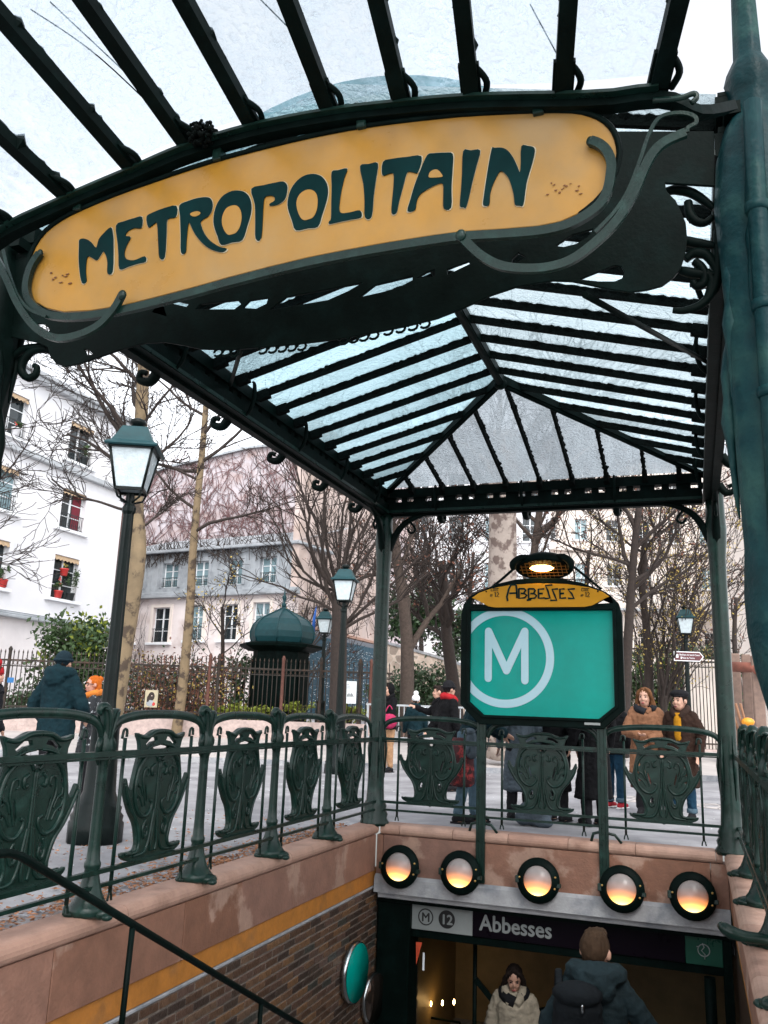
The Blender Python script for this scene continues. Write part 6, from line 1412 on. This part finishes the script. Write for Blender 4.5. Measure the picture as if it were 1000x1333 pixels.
def person(lab, P, rz, H=1.7, armL=None, armR=None, coat='dark_coat', hem=.80, flare=0, trousers='black_cloth', shoes='shoe_black', hair=('short', 'hair_dark'), hat=None, skin='skin', lip='lip', face=True, head_turn=0., head_tilt=0., lean=0., step=.0, skirt=None, collar=None, hood=False, scale_head=1.0, under=None, voxel=.013, cuffs=None, scarf=None, bulk=1.0, open_front=False):
    """local frame: x to the person's right-hand side of the view, y forward, z up; arms given as (elbow, wrist)"""
    k = H / 1.72
    root = thing('person', lab, 'person', P, rz)
    def T(mb): mb.v = [v * k for v in mb.v]; return mb
    def ln(v): # lean forward above the hips
        v = Vector(v)
        if v.z > .9: v.y += (v.z - .9) * lean
        return v
    aL = armL or ((-.235, -.02, 1.10), (-.25, .08, .88)); aR = armR or ((.235, -.02, 1.10), (.25, .08, .88))
    shL, shR = ln((-.160, -.005, 1.37)), ln((.160, -.005, 1.37))
    hc = ln((0, .02, 1.575)); q = Matrix.Rotation(head_turn, 3, 'Z') @ Matrix.Rotation(-head_tilt, 3, 'X')
    def hp(x, y, z): return hc + q @ (Vector((x, y, z)) * scale_head)
    B = (q @ Vector((1, 0, 0)), q @ Vector((0, 1, 0)), q @ Vector((0, 0, 1))); s = scale_head
    b = MB()
    b.ell(hp(0, 0, .02), .076 * s, .093 * s, .105 * s, 14, 10, B); b.ell(hp(0, .025, -.05), .058 * s, .066 * s, .07 * s, 12, 8, B)
    b.ell(hp(0, .098, -.012), .013 * s, .02 * s, .028 * s, 8, 6, B); b.ell(hp(0, .088, -.062), .022 * s, .012 * s, .012 * s, 8, 6, B)
    for sx in (-1, 1): b.ell(hp(sx * .084, -.005, 0), .014 * s, .022 * s, .034 * s, 8, 6, B); b.ell(hp(sx * .032, .077, -.025), .026 * s, .018 * s, .022 * s, 8, 6, B)
    cap(b, ln((0, 0, 1.38)), hp(0, -.01, -.05), .06, .052)
    b.lathe((0, 0, 0), [(.02, .84), (.15, .88), (.16, .95), (.135, 1.08), (.15, 1.22), (.175, 1.34), (.12, 1.42), (.03, 1.45)], 12, True, 1, .62)
    for v in range(len(b.v) - 12 * 8, len(b.v)): b.v[v] = ln(b.v[v])
    for sh, (e, w) in ((shL, aL), (shR, aR)):
        e, w = ln(e), ln(w); cap(b, sh, e, .05, .04); cap(b, e, w, .04, .028)
        d = (w - e).normalized(); o = d.orthogonal().normalized(); o2 = d.cross(o)
        b.ell(w + d * .05, .034, .018, .05, 8, 6, (o, o2, d))
        for f in range(4): # fingers
            st_ = w + d * .09 + o * (-.024 + .016 * f); L_ = (.06, .072, .068, .052)[f]; mid = st_ + d * L_ * .55 + o2 * .006; cap(b, st_, mid, .0085, .008, 6); cap(b, mid, mid + (d * .7 + o2 * .7) * L_ * .45, .008, .006, 6)
        tb = w + d * .03 + o * -.03; cap(b, tb, tb + (d * .7 - o * .6) * .045, .011, .008, 6)
    hipx = .085
    for sx, st_ in ((-1, step), (1, -step)):
        hp_, kn, an = Vector((sx * hipx, 0, .9)), Vector((sx * .095, .03 + st_ * .6, .49)), Vector((sx * .1, st_, .085))
        cap(b, hp_, kn, .085, .052); cap(b, kn, an, .052, .036); cap(b, an + Vector((0, -.03, -.04)), an + Vector((0, .14, -.055)), .036, .028)
    put('body', blobs(T(b), max(voxel * .8, .010), skin), root)
    if face:
        for sx in (-1, 1):
            e = MB(); e.ell(hp(sx * .031, .082, .012), .013 * s, .008 * s, .008 * s, 8, 6, B); put('eye', T(e).mesh('eye', 'eye'), root)
            e = MB(); e.tube([hp(sx * .014, .094, .033), hp(sx * .032, .092, .040), hp(sx * .05, .078, .034)], .004 * s, 4); put('eyebrow', T(e).mesh('eyebrow', hair[1]), root)
        e = MB(); e.ell(hp(0, .098, -.062), .021 * s, .006 * s, .009 * s, 8, 6, B); put('mouth', T(e).mesh('mouth', lip), root)
    # trousers, shoes
    if trousers:
        t_ = MB(); t_.lathe((0, 0, 0), [(.05, .78), (.165, .82), (.175, .95), (.16, 1.02), (.05, 1.03)], 12, True, 1, .68)
        for sx, st_ in ((-1, step), (1, -step)):
            hp_, kn, an = Vector((sx * hipx, 0, .88)), Vector((sx * .095, .025 + st_ * .6, .49)), Vector((sx * .1, st_, .13))
            cap(t_, hp_, kn, .098, .072); cap(t_, kn, an, .072, .062)
        put('trousers', blobs(T(t_), voxel, trousers, 4, .010), root)
        if cuffs:
            for sx, st_ in ((-1, step), (1, -step)):
                e = MB(); e.lathe((sx * .1, st_, .10), [(.066, 0), (.072, .005), (.072, .055), (.066, .06)], 12); put('cuff', T(e).mesh('cuff', cuffs), root)
    for sx, st_ in ((-1, step), (1, -step)):
        e = MB(); cap(e, (sx * .1, st_ - .035, .05), (sx * .1, st_ + .03, .075), .045, .05); cap(e, (sx * .1, st_ + .02, .06), (sx * .105, st_ + .15, .042), .046, .036)
        so = put('shoe', blobs(T(e), .012, shoes), root)
        e = MB(); e.tube([(sx * .1, st_ - .09, .013), (sx * .1, st_ + .05, .013), (sx * .105, st_ + .19, .013)], [.035, .048, .03], 8, (.3, 1), up=(0, 0, 1)); put('sole', T(e).mesh('sole', 'white_sole' if shoes != 'shoe_black' else 'shoe_black'), so)
    if skirt:
        e = MB(); e.lathe((0, 0, 0), [(.1, skirt[1]), (.235, skirt[1] + .005), (.22, skirt[1] + .2), (.18, .95), (.1, 1.0)], 16, True, 1, .75)
        put('skirt', blobs(T(e), voxel, skirt[0], 4, .012), root)
    # coat
    c = MB(); w_ = bulk
    pr = [(.06, hem), ((.19 + flare) * w_, hem + .01), ((.185 + flare * .6) * w_, hem + .12), (.175 * w_, 1.0), (.168 * w_, 1.1), (.178 * w_, 1.24), (.182 * w_, 1.33), (.135 * w_, 1.415), (.085, 1.47), (.03, 1.475)]
    pr = [pr[0]] + [x for x in pr[1:] if x[1] >= hem]
    n0 = len(c.v); c.lathe((0, 0, 0), pr, 16, True, 1, .74)
    for v in range(n0, len(c.v)): c.v[v] = ln(c.v[v])
    for sh, (e, w) in ((shL, aL), (shR, aR)):
        e, w = ln(e), ln(w); cap(c, sh, e, .070 * w_, .062 * w_); cap(c, e, e + (w - e) * .93, .062 * w_, .052 * w_)
        rr = random.Random(int(abs(e.x) * 1e4)); d = (e - sh)
        for f in range(4):   # sleeve folds
            t = .15 + .25 * f; p_ = sh + d * t; c.ell(p_, .072 * w_, .072 * w_, .022, 8, 5, (d.orthogonal().normalized(), d.normalized().cross(d.orthogonal().normalized()), d.normalized()))
    if hood:
        c.tube(catmull([ln((-.12, .06, 1.44)), ln((-.13, -.05, 1.47)), ln((0, -.13, 1.46)), ln((.13, -.05, 1.47)), ln((.12, .06, 1.44))], 4), [.05, .07, .085, .07, .05], 8); c.ell(ln((0, -.14, 1.40)), .13, .07, .09)
        c.tube(catmull([ln((-.10, -.06, 1.50)), ln((0, -.12, 1.525)), ln((.10, -.06, 1.50))], 4), .035, 8)
    co = put('coat', blobs(T(c), voxel, coat, 3, .014), root)
    if not hood and face is not None:
        e = MB(); e.tube(catmull([ln((-.03, .115, 1.36)), ln((-.085, .06, 1.445)), ln((-.075, -.05, 1.485)), ln((0, -.075, 1.495)), ln((.075, -.05, 1.485)), ln((.085, .06, 1.445)), ln((.03, .115, 1.36))], 4), .035 if not collar else .05, 7); put('collar', T(e).mesh('collar', collar or coat), co)
    if open_front:
        e = MB(); e.tube([ln((0, .125, 1.42)), ln((0, .138, 1.3)), ln((0, .132, 1.12)), ln((0, .13, .95))], [.045, .058, .055, .03], 8, (.5, 1), up=(0, 1, 0)); put('pullover', T(e).mesh('pullover', open_front), root)
    if scarf:
        e = MB(); e.tube(catmull([ln((-.07, .08, 1.42)), ln((-.11, 0, 1.45)), ln((0, -.09, 1.48)), ln((.11, 0, 1.45)), ln((.07, .09, 1.41)), ln((-.02, .12, 1.38))], 4), .055, 8); put('scarf', T(e).mesh('scarf', scarf), root)
    # hair and hats
    kind, hm = hair
    h = MB()
    if kind == 'short':
        h.ell(hp(0, -.012, .035), .083 * s, .097 * s, .103 * s, 14, 10, B); h.ell(hp(0, -.045, .02), .070 * s, .06 * s, .075 * s, 12, 8, B); h.ell(hp(0, .055, .10), .06 * s, .045 * s, .03 * s, 8, 6, B)
    else:
        h.ell(hp(0, -.018, .035), .088 * s, .10 * s, .105 * s, 14, 10, B); h.ell(hp(0, -.06, -.06), .085 * s, .06 * s, .13 * s, 12, 8, B)
        for sx in ((-1, 1) if kind == 'long' else ()):
            h.tube(catmull([hp(sx * .02, .06, .125), hp(sx * .072, .05, .07), hp(sx * .093, .008, -.02), hp(sx * .104, -.005, -.12), hp(sx * .118, .02, -.21), hp(sx * .10, .035, -.29)], 4), [.014, .022, .028, .036, .036, .010], 8)
        if kind == 'long': h.tube([hp(0, -.08, -.05), hp(0, -.1, -.18), hp(0, -.10, -.27)], [.07, .09, .04], 8, (.5, 1))
        if kind == 'bun': h.ell(hp(.02, -.1, .09), .045, .045, .045)
    ho = put('hair', blobs(T(h), .008, hm, 2, 0, .009), root)
    if hat:
        e = MB()
        if hat[0] == 'beanie': e.ell(hp(0, -.01, .055), .096 * s, .11 * s, .105 * s, 14, 10, B); e.tube([hp(.097 * math.cos(a), .11 * math.sin(a) - .01, .045) for a in [i * PI / 8 for i in range(17)]], .02, 6)
        elif hat[0] == 'beret': e.ell(hp(.015, -.02, .095), .12 * s, .125 * s, .06 * s, 14, 8, B); e.tube([hp(.083 * math.cos(a), .097 * math.sin(a) - .01, .07) for a in [i * PI / 8 for i in range(17)]], .016, 6)
        elif hat[0] == 'hood': e.ell(hp(0, -.03, .02), .105 * s, .105 * s, .13 * s, 14, 10, B); e.ell(hp(0, -.06, -.10), .11, .08, .08)
        elif hat[0] == 'pompom': e.ell(hp(0, -.01, .055), .096 * s, .11 * s, .10 * s, 14, 10, B); e.ell(hp(0, 0, .18), .06, .06, .055)
        put('hat', T(e).mesh('hat', hat[1]), root)
    return root
from mathutils import noise as _noise
_fs = [0]
def blobs(mb, vox, mt, sm=5, fold=0.0, strand=0.0):
    me = blobmesh(mb, vox, sm); me.materials.clear(); me.materials.append(M[mt])
    if fold or strand:
        _fs[0] += 1; of = Vector((_fs[0] * 3.7, 0, 0)); nn = [v.normal.copy() for v in me.vertices]
        for v, n_ in zip(me.vertices, nn):
            c = v.co
            if fold:
                d = _noise.noise(Vector((c.x * 9, c.y * 9, c.z * 4.5)) + of) * 1.0 + (.5 - abs(_noise.noise(Vector((c.x * 13, c.y * 13, c.z * 20)) + of))) * .9 + _noise.noise(Vector((c.x * 30, c.y * 30, c.z * 18)) + of) * .35
                v.co = c + n_ * (d * fold)
            else:
                d = _noise.noise(Vector((c.x * 75, c.y * 75, c.z * 9)) + of) + .6 * _noise.noise(Vector((c.x * 22, c.y * 22, c.z * 12)) + of)
                v.co = c + n_ * (d * strand)
        me.update()
    return me

def backpack(lab, P, rz, mt='pack_black', k=1.0):
    b = thing('backpack', lab, 'backpack', P, rz); q = MB()
    q.ell((0, -.06, .22), .16, .10, .25, 12, 8); q.ell((0, -.05, .10), .165, .11, .14, 12, 8); q.ell((0, -.07, .36), .15, .10, .12, 12, 8)
    q.v = [v * k for v in q.v]; put('pack_body', blobs(q, .014, mt, 3), b)
    q = MB(); q.ell((0, -.14, .14), .12, .06, .10, 10, 7); q.v = [v * k for v in q.v]; put('front_pocket', q.mesh('front_pocket', mt), b)
    q = MB(); q.ell((0, -.10, .44), .15, .105, .07, 12, 7); q.v = [v * k for v in q.v]; put('lid', q.mesh('lid', mt), b)
    for sx in (-1, 1):
        q = MB(); q.tube(catmull([(sx * .11, .03, .44), (sx * .12, .14, .50), (sx * .13, .22, .36), (sx * .15, .16, .12), (sx * .14, .02, .04)], 4), .022, 6, (.4, 1)); q.v = [v * k for v in q.v]; put('strap', q.mesh('strap', mt), b)
    q = MB(); q.tube([(.03, -.17, .36), (.03, -.175, .42)], .012, 5); q.v = [v * k for v in q.v]; put('buckle', q.mesh('buckle', 'chrome'), b)
    return b
def ground_at(px, dep):
    v = lf((px - 500) / FPX * dep / 1.0, dep, 0)
    # correct for the tilt of the view: find the point on the ground seen in that column
    lo = aD(dep, px, 930); d = Vector((lo.x, lo.y, 0)); d.z = gz(dep_of(d.x, d.y)); return d

# left of the canopy
P = ground_at(74, 10.0)
person('person seen from behind in a hooded dark teal coat and black beanie', P, .15, 1.74, coat='navy_coat', hem=.72, bulk=1.22, hood=True, hat=('beanie', 'beanie'), face=False, trousers='black_cloth', armL=((-.31, .0, 1.10), (-.27, .16, .95)), armR=((.31, .0, 1.10), (.25, .18, .97)))
P = ground_at(119, 11.0)
wr = person('red-haired person in glasses and an orange scarf, a hand raised to the mouth', P, 2.2, 1.50, coat='patterned_coat', hem=.6, flare=.03, hair=('bun', 'hair_ginger'), skin='skin_red', scarf='orange_scarf', armR=((.24, .08, 1.12), (.08, .24, 1.36)), armL=((-.24, .05, 1.12), (-.12, .22, 1.2)), head_turn=.35, scale_head=1.05)
k = 1.50 / 1.72; q = MB()
for sx in (-1, 1): q.tube([(Vector((sx * .034 + .027 * math.cos(a), .112, 1.588 + .02 * math.sin(a))) * k) for a in [i * PI / 6 for i in range(13)]], .0035, 4)
q.tube([Vector((-.01, .115, 1.59)) * k, Vector((.01, .115, 1.59)) * k], .0035, 4)
for sx in (-1, 1): q.tube([Vector((sx * .06, .11, 1.592)) * k, Vector((sx * .085, .02, 1.59)) * k], .0035, 4)
rm = Matrix.Rotation(.35, 3, 'Z'); c0 = Vector((0, .02, 1.575)) * k
q.v = [c0 + rm @ ((v - c0) * 1.05) for v in q.v]
gl_ = put('spectacles', q.mesh('spectacles', 'black_cloth'), None, P); gl_.rotation_euler.z = 2.2; tag(gl_, 'thin dark spectacles worn by the red-haired person', 'glasses')
P = ground_at(-14, 10.2)
person('person in dark clothes at the left photo edge with a red bobble hat', P, -1.2, 1.56, coat='dark_coat', hat=('pompom', 'red_cloth'), hair=('long', 'hair_brown'))
# far behind, between the left rear column and the teal sign
person('far person in a dark hooded coat and tan trousers holding a pink bag', ground_at(506, 17), 2.6, 1.72, coat='black_coat', hat=('hood', 'black_coat'), trousers='tan_cloth', armL=((-.22, .1, 1.1), (-.05, .25, 1.05)), armR=((.22, .1, 1.1), (.05, .25, 1.05)))
P = ground_at(507, 16.75); q = MB(); q.ell(P + UP0 * .98, .17, .09, .15, 10, 7); q.tube(catmull([P + UP0 * 1.1 - RT0 * .1, P + UP0 * 1.28, P + UP0 * 1.1 + RT0 * .1], 4), .012, 5); tag(q.build('handbag', 'pink_cloth'), 'bright pink handbag held in front of a dark coat', 'handbag')
person('short person in a white woollen hat and navy coat by the street barrier', ground_at(541, 17.5), .3, 1.52, coat='navy_coat', hat=('pompom', 'white_wool'), face=False, hair=('short', 'hair_brown'))
person('person in black with a red scarf in the dark group left of the sign', ground_at(583, 13.5), -.7, 1.68, coat='black_coat', hat=('beanie', 'black_cloth'), scarf='red_cloth', armL=((-.28, .05, 1.12), (-.3, .1, .86)))
person('person in black reaching an arm out, leftmost of the dark group', ground_at(572, 15), 2.0, 1.66, coat='black_coat', hair=('short', 'hair_dark'), armR=((.3, .15, 1.22), (.34, .38, 1.30)), armL=((-.25, .1, 1.1), (-.2, .2, .95)))
# close behind the rear balustrade
P = Vector((.74, 5.55, 0))
person('person in a navy jacket and pale jeans leaning over, left of the teal sign', P, -1.25, 1.66, coat='navy_coat', hem=.78, lean=.30, trousers='jeans', shoes='shoe_black', hair=('short', 'hair_dark'), armR=((.22, .18, 1.12), (.08, .40, 1.02)), armL=((-.22, .16, 1.1), (-.05, .38, .98)), step=.10, head_tilt=.4)
q = MB(); c = P + Vector((-.02, -.16, .62)); q.lathe(c, [(.13, -.22), (.19, -.18), (.17, .1), (.14, .3)], 12, True, .8, .6); tag(q.build('tied_shirt', 'plaid_red'), 'red plaid shirt tied at the waist above pale jeans', 'shirt')
backpack('grey backpack slung in front of the person in pale jeans', P + Vector((.14, -.22, .72)), -1.0, 'grey_cloth', .62)
person('person in a long grey-blue coat behind the left half of the teal sign', Vector((1.22, 6.2, 0)), .4, 1.62, coat='grey_cloth', hem=.34, flare=.03, trousers='black_cloth', hair=('short', 'hair_dark'), face=False)
person('person in a long black coat behind the middle of the teal sign', Vector((1.62, 6.3, 0)), -.4, 1.66, coat='black_coat', hem=.36, flare=.02, hair=('long', 'hair_dark'), face=False)
person('person in black behind the right half of the teal sign', Vector((2.08, 6.15, 0)), .6, 1.68, coat='black_coat', hem=.30, flare=.05, hair=('short', 'hair_dark'), face=False, trousers='black_cloth')
q = MB(); c = Vector((1.47, 5.75, 0)); q.ell(c + Vector((0, 0, .14)), .2, .14, .14, 12, 8); q.ell(c + Vector((.1, -.06, .05)), .12, .08, .06, 10, 6); q.ell(c + Vector((-.12, -.03, .09)), .1, .1, .09, 10, 6)
o = put('shoulder_bag', blobs(q, .014, 'grey_cloth', 2)); tag(o, 'soft pale grey bag standing on the ground under the teal sign', 'bag')
person('person in dark jacket, blue jeans and red shoes right of the sign post', Vector((2.12, 8.35, 0)), -.5, 1.52, coat='black_coat', trousers='jeans_blue', cuffs='jeans', shoes='shoe_red', hair=('short', 'hair_dark'), face=False, bulk=1.1, lean=.1)
person('auburn-haired person in a wrapped camel coat, facing the stairs', Vector((2.59, 7.7, 0)), PI - .10, 1.60, coat='camel_coat', hem=.55, bulk=1.2, flare=.02, hair=('long', 'hair_auburn'), trousers='black_cloth', skirt=('brown_skirt', .36), head_turn=-.12, scarf='dark_coat', armL=((-.27, .06, 1.10), (-.08, .22, 1.02)), armR=((.27, .06, 1.10), (.08, .23, 1.08)), scale_head=1.1, voxel=.011)
person('person in a black beret, mustard top and dark brown fur-collared coat', Vector((3.03, 7.5, 0)), PI - .35, 1.56, coat='brown_coat', hem=.42, bulk=1.15, hair=('short', 'hair_dark'), hat=('beret', 'black_cloth'), collar='fur_brown', open_front='mustard', trousers='jeans_blue', cuffs='jeans', head_turn=-.25, lip='lip_dark', armL=((-.28, .0, 1.12), (-.26, .1, .88)), scale_head=1.1, voxel=.011)
# on the stairs
P = Vector((2.50, 2.12, -1.771 - .161))
person('person with short brown hair going down the stairs in a dark hooded jacket', P, .08, 1.74, coat='green_grey_jacket', hem=.8, bulk=1.08, hood=True, hair=('short', 'hair_brown'), face=False, head_turn=-.35, scale_head=1.13, armL=((-.31, .02, 1.12), (-.27, .16, .95)), armR=((.34, .05, 1.12), (.32, .18, .95)), step=.08, voxel=.010)
backpack('black backpack on the back of the person going down the stairs', P + Vector((-.10, -.16, .93)), .10, 'pack_black', 1.08)
P = Vector((1.38, 5.05, -2.9))
person('dark-haired person in a cream quilted jacket coming up out of the station', P, PI + .1, 1.67, coat='white_jacket', hem=.78, bulk=1.15, hair=('long', 'hair_dark'), head_tilt=.35, head_turn=.1, collar='white_jacket', scarf='black_cloth', voxel=.011)
